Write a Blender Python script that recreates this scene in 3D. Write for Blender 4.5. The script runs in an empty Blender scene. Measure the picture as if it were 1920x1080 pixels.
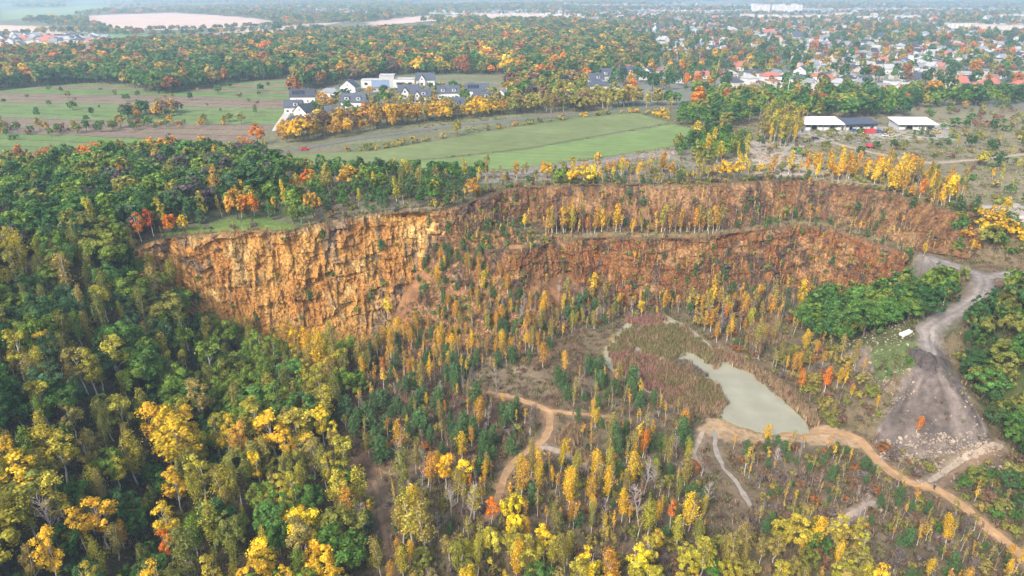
import bpy, math, random, time
import numpy as np
from mathutils import Vector, Matrix
T0 = time.time()
sc = bpy.context.scene
COL = sc.collection
random.seed(7); RNG = np.random.default_rng(11)

# ------------------------------------------------------------------ camera, sky, sun, exposure
CAM_H = 75.0
PITCH = math.atan(560 / 1280.0)            # degrees below the horizon the drone looks
cam_d = bpy.data.cameras.new('camera'); cam = bpy.data.objects.new('camera', cam_d); COL.objects.link(cam)
cam_d.sensor_width = 36; cam_d.lens = 24; cam_d.clip_start = 1; cam_d.clip_end = 20000
cam.location = (0, 0, CAM_H); cam.rotation_euler = (math.pi / 2 - PITCH, 0, 0)
sc.camera = cam
SUN_EL, SUN_AZ = math.radians(42), math.radians(215)      # azimuth clockwise from +Y: behind the camera, to the left
w = bpy.data.worlds.new('World'); sc.world = w; w.use_nodes = True
nt = w.node_tree; sky = nt.nodes.new('ShaderNodeTexSky'); sky.sky_type = 'NISHITA'; sky.sun_disc = False
sky.sun_elevation = SUN_EL; sky.sun_rotation = SUN_AZ; sky.dust_density = 4.0; sky.air_density = 1.0; sky.ozone_density = 1.0
bg = nt.nodes['Background']; bg.inputs['Strength'].default_value = 0.14; nt.links.new(sky.outputs[0], bg.inputs[0])
sun_d = bpy.data.lights.new('sun', 'SUN'); sun_d.energy = 1.5; sun_d.angle = math.radians(14); sun_d.color = (1, 0.94, 0.85)
sun = bpy.data.objects.new('sun', sun_d); COL.objects.link(sun)
sd = Vector((math.sin(SUN_AZ) * math.cos(SUN_EL), math.cos(SUN_AZ) * math.cos(SUN_EL), math.sin(SUN_EL)))
sun.rotation_euler = sd.to_track_quat('Z', 'Y').to_euler(); sun.location = (-100, -100, 300)
sc.view_settings.view_transform = 'Standard'; sc.view_settings.look = 'None'; sc.view_settings.gamma = 1
sc.view_settings.exposure = 1.3; sc.view_settings.use_curve_mapping = False
cy = sc.cycles; cy.max_bounces = 5; cy.diffuse_bounces = 3; cy.glossy_bounces = 2; cy.transmission_bounces = 3
cy.transparent_max_bounces = 6; cy.volume_bounces = 1; cy.use_denoising = True; cy.caustics_reflective = False; cy.caustics_refractive = False
cy.sample_clamp_indirect = 4.0
HAZE_DENSITY = 2.4e-4

# ------------------------------------------------------------------ numeric helpers
def _hash(ix, iy, seed):
    n = (ix.astype(np.int64) * 374761393 + iy.astype(np.int64) * 668265263 + seed * 1442695041) & 0x7fffffff
    n = ((n ^ (n >> 13)) * 1274126177) & 0x7fffffff
    n = ((n ^ (n >> 16)) * 1911520717) & 0x7fffffff
    return (n & 0xffff) / 65535.0
def vnoise(x, y, seed=0):
    x = np.asarray(x, float); y = np.asarray(y, float)
    ix = np.floor(x); iy = np.floor(y); fx = x - ix; fy = y - iy
    fx = fx * fx * (3 - 2 * fx); fy = fy * fy * (3 - 2 * fy)
    a = _hash(ix, iy, seed); b = _hash(ix + 1, iy, seed); c = _hash(ix, iy + 1, seed); d = _hash(ix + 1, iy + 1, seed)
    return (a + (b - a) * fx) * (1 - fy) + (c + (d - c) * fx) * fy
def fbm(x, y, seed=0, octv=4):
    s = 0; a = 0.5; t = 0
    for k in range(octv):
        s = s + a * vnoise(x * 2 ** k, y * 2 ** k, seed + k * 17); t += a; a *= 0.5
    return s / t
def in_poly(x, y, poly):
    x = np.asarray(x, float); y = np.asarray(y, float); r = np.zeros(x.shape, bool); n = len(poly)
    for i in range(n):
        x0, y0 = poly[i]; x1, y1 = poly[(i + 1) % n]
        if y0 == y1: continue
        c = ((y0 > y) != (y1 > y)) & (x < (x1 - x0) * (y - y0) / (y1 - y0) + x0)
        r ^= c
    return r
def dist_line(x, y, pts, closed=False, vals=None):
    x = np.asarray(x, float); y = np.asarray(y, float)
    best = np.full(x.shape, 1e18); bv = np.zeros(x.shape); n = len(pts)
    for i in range(n if closed else n - 1):
        x0, y0 = pts[i][:2]; x1, y1 = pts[(i + 1) % n][:2]; dx = x1 - x0; dy = y1 - y0; L = dx * dx + dy * dy + 1e-12
        t = np.clip(((x - x0) * dx + (y - y0) * dy) / L, 0, 1)
        d = (x - x0 - t * dx) ** 2 + (y - y0 - t * dy) ** 2
        m = d < best; best = np.where(m, d, best)
        if vals is not None: bv = np.where(m, vals[i] + t * (vals[(i + 1) % n] - vals[i]), bv)
    best = np.sqrt(best)
    return best if vals is None else (best, bv)
def sstep(a, b, x):
    t = np.clip((x - a) / (b - a), 0, 1); return t * t * (3 - 2 * t)
CP, SP = math.cos(PITCH), math.sin(PITCH)
def project(x, y, z):
    """world -> pixel of the 1920x1080 photograph, depth along the axis"""
    zz = z - CAM_H; dep = y * CP - zz * SP; dd = np.maximum(dep, 1.0); up = y * SP + zz * CP
    return 960 + 1280 * x / dd, 540 - 1280 * up / dd, dep
def ray(u, v):
    dx = (u - 960) / 1280; dy = (540 - v) / 1280
    return dx, CP + dy * SP, -SP + dy * CP
def at_z(u, v, z):
    d = ray(u, v); t = (z - CAM_H) / d[2]; return d[0] * t, d[1] * t

# ------------------------------------------------------------------ terrain: nested contours of the quarry
C0 = [(-75, -120), (-75, 60), (-78, 110), (-86, 150), (-93, 175), (-92, 192), (-86, 200), (-72, 205), (-60, 209), (-47, 217), (-38, 226), (-30, 229), (-20, 225), (-12, 217),
      (0, 221), (9, 227), (22, 237), (38, 242), (70, 244), (93, 251), (116, 257), (126, 255), (133, 239), (135, 222), (128, 195), (130, 160), (140, 148), (155, 128),
      (165, 100), (170, 60), (175, -120)]
C1 = [(-118, -120), (-116, 50), (-120, 120), (-117, 170), (-114, 199), (-110, 208), (-98, 213.5), (-80, 218), (-58, 226), (-42, 236), (-28, 244), (-17, 245), (-10, 240.5), (3, 242.5), (10, 246.5),
      (17, 254.5), (40, 257.5), (71, 255.5), (95, 264.5), (119, 272), (132, 268.5), (143, 250), (149, 234), (152, 212), (152, 190), (150, 165), (163, 145), (178, 120), (186, 60), (190, -120)]
C2 = [(-124, -120), (-122, 50), (-126, 120), (-123, 172), (-117, 202), (-112, 212), (-100, 217), (-83, 221), (-60, 229), (-44, 239), (-29, 246), (-14, 249), (-2, 258.5), (8, 266), (30, 262),
      (72, 260), (98, 268), (118, 278.5), (132, 274.5), (142, 264), (153, 238), (172, 224), (174, 190), (168, 165), (176, 148), (194, 120), (204, 60), (210, -120)]
C3 = [(-170, -120), (-168, 50), (-172, 120), (-152, 186), (-120, 211), (-113, 217), (-105, 220), (-92, 224), (-76, 225.5), (-66, 235), (-52, 243), (-38, 246), (-25, 248.5), (-17, 259),
      (-5, 277), (9, 282), (31, 284), (76, 284), (100, 289), (120, 293), (137, 287), (154, 277), (167, 247), (190, 232), (208, 190), (208, 150), (218, 100), (226, 50), (230, -120)]
Z0, Z1, Z2 = -38.0, -14.0, -13.6
SPUR = [(165, 219, -14), (159, 212, -14.5), (150, 199, -16.5), (128, 189, -19.5), (122, 186, -20.5), (120, 177.5, -22.3), (118.6, 170, -23.6)]
SHOULDER = [(-22, 249, -9), (-14, 250, -9.5), (-4, 255, -10.5), (6, 262, -12)]
NOSE = [(-6, 246, -12.5), (-3, 234, -20), (1, 222, -30), (4, 210, -38)]
POND_PX = [(1140, 656), (1158, 628), (1195, 598), (1252, 596), (1300, 622), (1345, 662), (1392, 690), (1440, 728), (1500, 784), (1508, 806), (1440, 814),
           (1388, 797), (1340, 776), (1262, 762), (1200, 722), (1140, 688)]
POND = [at_z(u, v, -38.2) for u, v in POND_PX]
def raw_height(x, y):
    x = np.asarray(x, float); y = np.asarray(y, float)
    far = np.sqrt(x * x + y * y)
    z = np.zeros(x.shape) + (fbm(x / 60, y / 60, 3) - 0.5) * 2.0
    z += (fbm(x / 700, y / 700, 5, 3) - 0.5) * 14 * sstep(650, 2200, far)
    near = (x > -260) & (x < 320) & (y < 330)
    xn = x[near]; yn = y[near]
    if xn.size:
        zn = z[near]
        d = [dist_line(xn, yn, c, True) for c in (C0, C1, C2, C3)]
        i0, i1, i2, i3 = [in_poly(xn, yn, c) for c in (C0, C1, C2, C3)]
        flo = Z0 + (fbm(xn / 14, yn / 14, 9) - 0.5) * 2.2 + (fbm(xn / 50, yn / 50, 19) - 0.5) * 2.0
        rough = (fbm(xn / 9, yn / 9, 21) - 0.5)
        t01 = (d[0] / (d[0] + d[1] + 1e-6)); t23 = (d[2] / (d[2] + d[3] + 1e-6)); cl = sstep(-124, -112, xn) * sstep(196, 204, yn) * (1 - sstep(150, 165, xn)); t01 = t01 ** (1 + 1.6 * cl); t23 = t23 ** (1 + 1.6 * cl)
        zz = np.where(i3, Z2 + (zn - Z2) * t23 + rough * 2.0 * np.minimum(d[2], d[3]).clip(0, 4) / 4, zn)
        zz = np.where(i2, Z1 + (Z2 - Z1) * 0.5 + rough * 1.2, zz)
        zz = np.where(i1, flo + (Z1 - flo) * t01 + rough * 2.5 * np.minimum(d[0], d[1]).clip(0, 5) / 5, zz)
        zz = np.where(i0, flo, zz)
        for line, half, slope in ((SPUR, 4.0, 0.72), (NOSE, 2.0, 0.85), (SHOULDER, 4.5, 0.8)):
            dl, zl = dist_line(xn, yn, line, False, [p[2] for p in line])
            zz = np.maximum(zz, zl - slope * np.maximum(0, dl - half) + rough * 1.6 * sstep(half, half + 3, dl))
        a_ = np.arctan2(xn - 118.6, 170.5 - yn); r_ = np.hypot(xn - 118.6, yn - 170.5); hp = (r_ < 34) & (yn < 176) & (zz > Z0 + 1.5)
        zz = np.where(hp, zz + (fbm(a_ * 7, r_ / 14, 15, 3) - .5) * 2.6 * sstep(2, 9, r_), zz)
        dp = dist_line(xn, yn, POND, True); ip = in_poly(xn, yn, POND)
        sdp = np.where(ip, -dp, dp)
        zz = np.where(sdp < 9, np.minimum(zz, -38.25 + np.clip(sdp * 0.16, -0.9, 9)), zz)
        zz = np.where((sdp < 6), np.minimum(zz, -38.2 + np.maximum(sdp, 0) * 0.2 - (sdp < 0) * 0.3), zz)
        z[near] = zz
    return z
def axis(parts):
    a = [parts[0][0]]
    for s, e, d0, d1 in parts:
        p = a[-1]
        while p < e - 1e-6:
            f = (p - s) / (e - s); p += d0 + (d1 - d0) * f; a.append(p)
    return np.array(a)
xp = axis([(0, 190, 1.25, 1.25), (190, 420, 1.6, 4), (420, 1100, 4, 12), (1100, 6800, 15, 300)])
XS = np.concatenate([-xp[::-1], xp[1:]])
YS = axis([(-150, 90, 12, 2), (90, 300, 1.25, 1.25), (300, 660, 1.8, 3.2), (660, 1600, 3.5, 12), (1600, 9000, 14, 260)])
GX, GY = np.meshgrid(XS, YS)
GZ = raw_height(GX.ravel(), GY.ravel()).reshape(GX.shape)
def H(x, y):
    x = np.asarray(x, float); y = np.asarray(y, float)
    i = np.clip(np.searchsorted(XS, x) - 1, 0, len(XS) - 2); j = np.clip(np.searchsorted(YS, y) - 1, 0, len(YS) - 2)
    fx = np.clip((x - XS[i]) / (XS[i + 1] - XS[i]), 0, 1); fy = np.clip((y - YS[j]) / (YS[j + 1] - YS[j]), 0, 1)
    a = GZ[j, i]; b = GZ[j, i + 1]; c = GZ[j + 1, i]; d = GZ[j + 1, i + 1]
    return (a + (b - a) * fx) * (1 - fy) + (c + (d - c) * fx) * fy
def hz(x, y): return float(H(x, y))
def ground_at(u, v):
    """where the line of sight through a pixel meets the ground"""
    d = np.array(ray(u, v)); t = np.concatenate([np.arange(60, 700, 0.6), np.arange(700, 7000, 6)])
    p = d[None, :] * t[:, None]; p[:, 2] += CAM_H
    below = p[:, 2] < H(p[:, 0], p[:, 1])
    k = int(np.argmax(below)) if below.any() else len(t) - 1
    return float(p[k, 0]), float(p[k, 1])
def gpoly(px): return [ground_at(u, v) for u, v in px]

# ------------------------------------------------------------------ mesh helpers
def new_mesh(name, V, F, mats=(), mi=None, cols=None, var=None, smooth=False):
    me = bpy.data.meshes.new(name)
    V = np.asarray(V, np.float32).reshape(-1, 3)
    if isinstance(F, np.ndarray):
        n, k = F.shape
        me.vertices.add(len(V)); me.vertices.foreach_set('co', V.ravel())
        me.loops.add(n * k); me.loops.foreach_set('vertex_index', F.astype(np.int32).ravel())
        me.polygons.add(n); me.polygons.foreach_set('loop_start', np.arange(0, n * k, k, dtype=np.int32))
        me.update(calc_edges=True)
    else:
        me.from_pydata([tuple(map(float, v)) for v in V], [], F)
    for m in mats: me.materials.append(m)
    if mi is not None: me.polygons.foreach_set('material_index', np.asarray(mi, np.int32))
    if cols is not None:
        a = me.color_attributes.new('Col', 'FLOAT_COLOR', 'POINT')
        c = np.ones((len(V), 4), np.float32); c[:, :3] = cols; a.data.foreach_set('color', c.ravel())
    if var is not None:
        a = me.attributes.new('var', 'FLOAT', 'POINT'); a.data.foreach_set('value', np.asarray(var, np.float32))
    me.polygons.foreach_set('use_smooth', np.full(len(me.polygons), smooth))
    me.update(); return me
def link(name, me, parent=None, loc=None, rz=None, scale=None):
    o = bpy.data.objects.new(name, me); COL.objects.link(o)
    if parent is not None: o.parent = parent
    if loc is not None: o.location = loc
    if rz is not None: o.rotation_euler = (0, 0, rz)
    if scale is not None: o.scale = scale
    return o
def tag(o, label=None, cat=None, group=None, kind=None):
    if label: o['label'] = label
    if cat: o['category'] = cat
    if group: o['group'] = group
    if kind: o['kind'] = kind
    return o
def boxes(bl):
    """bl: list of (cx,cy,cz,sx,sy,sz) -> V,F"""
    V = []; F = []
    for cx, cy, cz, sx, sy, sz in bl:
        b = len(V)
        for dz in (-.5, .5):
            for dx, dy in ((-.5, -.5), (.5, -.5), (.5, .5), (-.5, .5)): V.append((cx + dx * sx, cy + dy * sy, cz + dz * sz))
        F += [(b, b + 3, b + 2, b + 1), (b + 4, b + 5, b + 6, b + 7)] + [(b + i, b + (i + 1) % 4, b + 4 + (i + 1) % 4, b + 4 + i) for i in range(4)]
    return V, F
def tube(path, radii, sides=6):
    """tapered tube along points -> V,F (numpy)"""
    V = []; F = []; P = [Vector(p) for p in path]
    for i, p in enumerate(P):
        d = (P[min(i + 1, len(P) - 1)] - P[max(i - 1, 0)]).normalized()
        a = d.cross(Vector((0.31, 0.95, 0.05))).normalized(); b = d.cross(a)
        for k in range(sides):
            t = 2 * math.pi * k / sides; V.append(tuple(p + (a * math.cos(t) + b * math.sin(t)) * radii[i]))
    for i in range(len(P) - 1):
        for k in range(sides):
            F.append((i * sides + k, i * sides + (k + 1) % sides, (i + 1) * sides + (k + 1) % sides, (i + 1) * sides + k))
    return np.array(V), np.array(F)
def join(parts):
    V = []; F = []; n = 0
    for v, f in parts:
        V.append(np.asarray(v, float)); F.append(np.asarray(f) + n); n += len(v)
    return np.concatenate(V), np.concatenate(F)

# ------------------------------------------------------------------ materials
MATS = {}
def mat(name, color=(.5, .5, .5), rough=.8, metal=0., noise=None, bump=None, attr=None, spec=.3):
    """principled; noise=(scale, amount) varies the colour; attr multiplies by the mesh colour 'Col'"""
    if name in MATS: return MATS[name]
    m = bpy.data.materials.new(name); m.use_nodes = True; n = m.node_tree.nodes; l = m.node_tree.links
    p = n['Principled BSDF']; p.inputs['Roughness'].default_value = rough; p.inputs['Metallic'].default_value = metal
    p.inputs['Specular IOR Level'].default_value = spec
    src = None
    if attr:
        a = n.new('ShaderNodeAttribute'); a.attribute_name = attr; src = a.outputs['Color']
    geo = n.new('ShaderNodeNewGeometry')
    if noise:
        nz = n.new('ShaderNodeTexNoise'); nz.inputs['Scale'].default_value = noise[0]; nz.inputs['Detail'].default_value = 6; nz.inputs['Roughness'].default_value = .65
        l.new(geo.outputs['Position'], nz.inputs['Vector'])
        mr = n.new('ShaderNodeMapRange'); mr.inputs[1].default_value = .28; mr.inputs[2].default_value = .72; mr.inputs[3].default_value = 1 - noise[1]; mr.inputs[4].default_value = 1 + noise[1]
        l.new(nz.outputs['Fac'], mr.inputs[0])
        mx = n.new('ShaderNodeMix'); mx.data_type = 'RGBA'; mx.blend_type = 'MULTIPLY'; mx.inputs[0].default_value = 1
        if src: l.new(src, mx.inputs[6])
        else: mx.inputs[6].default_value = (*color, 1)
        l.new(mr.outputs[0], mx.inputs[7]); src = mx.outputs[2]
    if src: l.new(src, p.inputs['Base Color'])
    else: p.inputs['Base Color'].default_value = (*color, 1)
    if bump:
        nb = n.new('ShaderNodeTexNoise'); nb.inputs['Scale'].default_value = bump[0]; nb.inputs['Detail'].default_value = 5
        l.new(geo.outputs['Position'], nb.inputs['Vector'])
        bp = n.new('ShaderNodeBump'); bp.inputs['Strength'].default_value = bump[1]; bp.inputs['Distance'].default_value = bump[2] if len(bump) > 2 else .3
        l.new(nb.outputs['Fac'], bp.inputs['Height']); l.new(bp.outputs[0], p.inputs['Normal'])
    MATS[name] = m; return m
def leaf_material(name, trans=.3, gain=1.0, spread=.75):
    m = bpy.data.materials.new(name); m.use_nodes = True; n = m.node_tree.nodes; l = m.node_tree.links
    n.remove(n['Principled BSDF']); out = n['Material Output']
    a = n.new('ShaderNodeAttribute'); a.attribute_type = 'INSTANCER'; a.attribute_name = 'tint'
    v = n.new('ShaderNodeAttribute'); v.attribute_name = 'var'
    mr = n.new('ShaderNodeMapRange'); mr.inputs[3].default_value = (1 - spread) * gain; mr.inputs[4].default_value = (1 + spread) * gain; l.new(v.outputs['Fac'], mr.inputs[0])
    mx = n.new('ShaderNodeMix'); mx.data_type = 'RGBA'; mx.blend_type = 'MULTIPLY'; mx.inputs[0].default_value = 1
    l.new(a.outputs['Color'], mx.inputs[6]); l.new(mr.outputs[0], mx.inputs[7])
    hs = n.new('ShaderNodeHueSaturation'); ml = n.new('ShaderNodeMapRange'); ml.inputs[3].default_value = .482; ml.inputs[4].default_value = .518
    fr = n.new('ShaderNodeMath'); fr.operation = 'FRACT'; mu = n.new('ShaderNodeMath'); mu.operation = 'MULTIPLY'; mu.inputs[1].default_value = 7.3
    l.new(v.outputs['Fac'], mu.inputs[0]); l.new(mu.outputs[0], fr.inputs[0]); l.new(fr.outputs[0], ml.inputs[0]); l.new(ml.outputs[0], hs.inputs['Hue']); l.new(mx.outputs[2], hs.inputs['Color'])
    d = n.new('ShaderNodeBsdfDiffuse'); t = n.new('ShaderNodeBsdfTranslucent'); ms = n.new('ShaderNodeMixShader'); ms.inputs[0].default_value = trans
    l.new(hs.outputs[0], d.inputs[0]); l.new(hs.outputs[0], t.inputs[0]); l.new(d.outputs[0], ms.inputs[1]); l.new(t.outputs[0], ms.inputs[2]); l.new(ms.outputs[0], out.inputs[0])
    return m
LEAF = leaf_material('leaves', .34, 1.45); NEEDLE = leaf_material('needles', .15, 1.45, .6); REED = leaf_material('reed_stalks', .25, 1.0, .75)
BARK_W = mat('birch_bark', (.52, .48, .43), .8, noise=(2.5, .45)); BARK_D = mat('dark_bark', (.10, .08, .06), .9, noise=(3, .4))
BARK_P = mat('pine_bark', (.2, .11, .07), .9, noise=(3, .4)); TWIG = mat('bare_twigs', (.36, .30, .27), .9, noise=(1.5, .3))
M_GROUND = mat('ground_soil', attr='Col', rough=.95, noise=(.55, .38), bump=(1.2, .7, .5), spec=.1)
M_ROCK = mat('quarry_rock', attr='Col', rough=.9, noise=(1.3, .62), bump=(1.6, 1.0, .8), spec=.15)
M_PATH = mat('trodden_dirt', attr='Col', rough=.95, noise=(.5, .28), bump=(1.5, .5, .2), spec=.1)
M_FIELD = mat('field_crop', attr='Col', rough=.95, noise=(.12, .16), bump=(2, .4, .1), spec=.1)
M_FAR = mat('ploughed_earth', attr='Col', rough=.95, noise=(.02, .12), spec=.1)
M_ASPH = mat('asphalt', (.13, .13, .135), .85, noise=(.6, .15), spec=.2)
M_CONC = mat('concrete', (.42, .40, .37), .85, noise=(.5, .2))
M_STONE = mat('limestone_rubble', (.27, .215, .165), .9, noise=(.6, .65))

# ------------------------------------------------------------------ tracks and roads (pixels -> ground)
SAND = (.36, .225, .115); GREY = (.21, .185, .165); PALE = (.33, .265, .195); BROWN = (.20, .135, .085)
TRACKS = [  # name, label, pixels, width m, colour
    ('track', 'sandy track climbing past the spoil heap towards the pond', [(1960, 1095), (1915, 1045), (1860, 1000), (1800, 948), (1755, 920), (1700, 905), (1648, 870), (1612, 830), (1570, 812), (1520, 812), (1460, 818)], 2.6, SAND),
    ('track', 'orange sandy track with a fork among young pines', [(880, 728), (905, 735), (960, 746), (1020, 768), (1032, 780), (1020, 825), (975, 858), (948, 890), (936, 930), (915, 970)], 2.0, SAND),
    ('path', 'short sandy path running from the fork towards the pines by the pond', [(1025, 770), (1070, 776), (1110, 780), (1145, 784)], 1.6, SAND),
    ('path', 'pale stony path leaving the orange track downhill', [(1012, 840), (1058, 852), (1090, 866), (1118, 876)], 2.0, PALE),
    ('path', 'brown footpath winding through the birches in the near wood', [(662, 925), (700, 905), (712, 960), (722, 1010), (735, 1085)], 1.1, BROWN),
    ('path', 'faint dirt path between young birches and pines', [(700, 880), (745, 890), (800, 872), (830, 862)], 1.1, BROWN),
    ('path', 'narrow dirt path looping below the spoil heap', [(1740, 905), (1790, 872), (1830, 850), (1880, 838)], 1.5, PALE),
    ('path', 'thin path across the stony ground right of the crossing', [(1755, 920), (1785, 893), (1825, 870), (1870, 842)], 1.5, BROWN),
    ('path', 'pale double path among brown brush in the lower part of the pit', [(1545, 1000), (1590, 968), (1640, 942)], 1.5, PALE),
    ('path', 'sandy bank path below the pond', [(1320, 808), (1300, 850), (1318, 880)], 1.5, PALE),
    ('dirt_road', 'grey dirt road curving down to the spoil heap', [(1735, 485), (1765, 492), (1805, 506), (1842, 522), (1838, 550), (1796, 584), (1745, 612), (1743, 640), (1748, 668)], 5.5, GREY),
    ('dirt_road', 'grey dirt road joining at the bend above the green thicket', [(1842, 522), (1890, 516), (1950, 508)], 4.0, GREY),
    ('dirt_road', 'pale track crossing the waste ground below the sheds', [(1478, 252), (1560, 268), (1650, 290), (1740, 306), (1830, 300), (1940, 288)], 3.5, PALE),
    ('dirt_road', 'pale rutted track from the field corner to the yellow birches', [(1385, 262), (1412, 285), (1450, 305), (1515, 322)], 4.5, PALE),
    ('dirt_road', 'grey stony track between green field and quarry rim', [(800, 328), (900, 330), (1010, 322), (1100, 308), (1180, 297), (1290, 287), (1390, 268)], 5.0, GREY),
]
MASKS = []          # (polyline, half width) kept free of plants
for t in TRACKS:
    t_pts = gpoly(t[2]); MASKS.append((t_pts, t[3] / 2 + .7, t[4]))
ROAD_PX = [(440, 292), (500, 287), (540, 283), (620, 270), (700, 257), (800, 243), (900, 231), (1000, 222), (1110, 213), (1250, 200)]
DRIVE_PX = [(517, 246), (532, 222), (548, 198), (556, 192)]
ROAD = gpoly(ROAD_PX); DRIVE = gpoly(DRIVE_PX)
CREEK = gpoly([(1338, 806), (1343, 840), (1352, 872), (1378, 905), (1396, 930), (1408, 958)])
MASKS += [(ROAD, 4.2, None), (DRIVE, 3.2, None), (CREEK, 1.8, None)]
SANDBANK = gpoly([(1330, 785), (1370, 790), (1440, 815), (1500, 808), (1545, 797), (1600, 815), (1618, 838), (1560, 838), (1470, 828), (1400, 835), (1340, 822), (1310, 806)])

# ------------------------------------------------------------------ ground colours
FIELD_A_PX = [(505, 299), (560, 289), (700, 284), (830, 262), (950, 241), (1080, 222), (1195, 212), (1258, 231), (1000, 277), (800, 299), (700, 306), (590, 312), (530, 312)]
FIELD_B_PX = [(530, 314), (590, 314), (700, 308), (800, 301), (1000, 279), (1262, 233), (1335, 250), (1278, 274), (1120, 297), (960, 318), (800, 321), (620, 321)]
GZONES = [  # pixel polygon, colour
    ([(-400, 150), (540, 140), (545, 215), (470, 262), (0, 285), (-400, 300)], (.155, .185, .075)),          # strip fields
    ([(1090, 20), (2400, 20), (2400, 215), (1500, 215), (1100, 190)], (.2, .205, .165)),                      # town
    ([(1380, 205), (2500, 195), (2500, 480), (1800, 420), (1500, 350), (1300, 330), (1290, 260)], (.235, .205, .125)),   # waste ground
    ([(1480, 240), (1780, 232), (1800, 262), (1500, 268)], (.36, .33, .28)),                                 # yard
    ([(1400, 262), (1500, 268), (1560, 330), (1420, 330)], (.40, .35, .28)),
    ([(1840, 385), (2300, 370), (2300, 450), (1860, 430)], (.42, .38, .34)),
    ([(760, 318), (1300, 270), (1400, 300), (1200, 330), (900, 345)], (.26, .235, .18)),
    ([(520, 150), (960, 140), (980, 225), (800, 260), (500, 285)], (.19, .19, .105)),
    ([(420, 415), (480, 405), (560, 425), (520, 440), (450, 434), (300, 440)], (.13, .20, .05)),
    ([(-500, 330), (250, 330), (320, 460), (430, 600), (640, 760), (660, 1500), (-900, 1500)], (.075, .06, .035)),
    ([(640, 640), (1080, 600), (1120, 700), (900, 880), (640, 900)], (.15, .095, .06)),
    ([(1560, 655), (1690, 610), (1740, 640), (1700, 700), (1640, 700)], (.24, .19, .15)),
    ([(1655, 780), (1735, 655), (1770, 655), (1860, 830), (1740, 860), (1640, 840)], (.21, .18, .155)),
    ([(1630, 640), (1720, 640), (1735, 690), (1640, 720)], (.12, .155, .055)),
    ([(860, 660), (960, 680), (1140, 720), (1000, 745), (880, 720)], (.22, .165, .105)),
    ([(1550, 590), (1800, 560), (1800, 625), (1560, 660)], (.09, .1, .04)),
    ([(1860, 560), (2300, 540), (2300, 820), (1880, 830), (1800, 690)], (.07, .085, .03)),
]
gx, gy, gz = GX.ravel(), GY.ravel(), GZ.ravel()
GU, GV, GD = project(gx, gy, gz)
n1 = fbm(gx / 26, gy / 26, 41)[:, None]; n2 = fbm(gx / 6, gy / 6, 51)[:, None]
base_far = np.where(n1 > .5, np.array([.15, .17, .085]), np.array([.2, .175, .115]))
gcol = base_far.copy()
pit = in_poly(gx, gy, C3)
flo_c = np.array([.185, .135, .095]) * (1 - n1) + np.array([.14, .12, .06]) * n1
flo_c = np.where(n2 > .58, flo_c * .8 + np.array([.05, .03, .02]), flo_c)
gcol[pit] = flo_c[pit]
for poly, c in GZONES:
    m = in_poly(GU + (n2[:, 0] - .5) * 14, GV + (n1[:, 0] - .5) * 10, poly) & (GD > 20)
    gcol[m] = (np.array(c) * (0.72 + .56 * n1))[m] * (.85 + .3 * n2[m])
# strips of meadow, stubble and rough grass on the left
wv = gy + .16 * gx + (fbm(gx / 90, gy / 90, 61)[:] - .5) * 16
band = np.floor(wv / 15.0); hb = _hash(band, band * 0, 77)
SC = np.array([(.145, .225, .065), (.17, .235, .085), (.235, .18, .12), (.125, .20, .06), (.19, .205, .10), (.16, .225, .075), (.22, .165, .12)])
m = in_poly(GU, GV, GZONES[0][0]) & (GD > 20)
gcol[m] = SC[(hb[m] * 6.99).astype(int)] * (.85 + .3 * n2[m])
fr = wv / 15.0 - band
mm = m & (fr < .12); gcol[mm] = np.array([.12, .095, .06]) * (.8 + .5 * n2[mm])
for pts, hw, c in MASKS:
    if c is None: continue
    nearm = (gy < 480)
    d = np.full(gx.shape, 99.); d[nearm] = dist_line(gx[nearm], gy[nearm], pts)
    a = (1 - sstep(hw * .6, hw * 1.45, d + (n2[:, 0] - .5) * 2.0))[:, None] * .75
    gcol = gcol * (1 - a) + np.array(c) * a
ms = in_poly(gx, gy, SANDBANK); gcol[ms] = np.array([.42, .29, .165]) * (.8 + .4 * n2[ms])
dp = np.full(gx.shape, 99.); q = (gy < 300) & (gy > 100); dp[q] = dist_line(gx[q], gy[q], POND, True)
mw = (dp < 1.6) & ~in_poly(gx, gy, POND); gcol[mw] = np.array([.30, .21, .09]) * (.7 + .6 * n2[mw])
# the apron of rock the quarry left between its contours
mc = in_poly(gx, gy, C3) & ~in_poly(gx, gy, C0) & (gx > -112) & (gx < 165) & (gy > 200)
mc &= ~((gx > 136) & (gy < 240))
bench = in_poly(gx, gy, C2) & ~in_poly(gx, gy, C1)
rc = np.array([.25, .13, .06]) * (.25 + 1.5 * fbm(gx / 2.5, gy / 2.5, 59, 3)[:, None])
gcol[mc & ~bench] = rc[mc & ~bench]; gcol[mc & bench] = (np.array([.17, .145, .08]) * (.7 + .6 * n2))[mc & bench]
mr_ = (gx > -60) & (gx < 40) & (gy > 195) & (gy < 262) & (gz > Z0 + 2.5) & in_poly(gx, gy, C1); gcol[mr_] = rc[mr_]
dn = dist_line(gx[q], gy[q], NOSE); t_ = np.zeros(gx.shape, bool); t_[q] = dn < 9
nn_ = fbm(gx / 2.2, gy / 2.2, 57, 3)[:, None]; gcol[t_ & mc] = (np.array([.31, .165, .07]) * (.25 + 1.5 * nn_))[t_ & mc]
mp = in_poly(GU, GV, [(1655, 780), (1735, 655), (1770, 655), (1860, 830), (1740, 860), (1640, 840)]) & (GD > 20) & (gy < 200)
gcol[mp] = (np.array([.21, .18, .16]) * (.65 + .7 * n2))[mp]
ang_ = np.arctan2(gx - 118.6, 170.5 - gy); rad_ = np.hypot(gx - 118.6, gy - 170.5)
stk = fbm(ang_ * 9, rad_ / 9, 15, 3); gcol[mp] = (np.array([.15, .122, .105]) * (.3 + 1.4 * stk[:, None]) * (.7 + .6 * n2))[mp]
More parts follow.
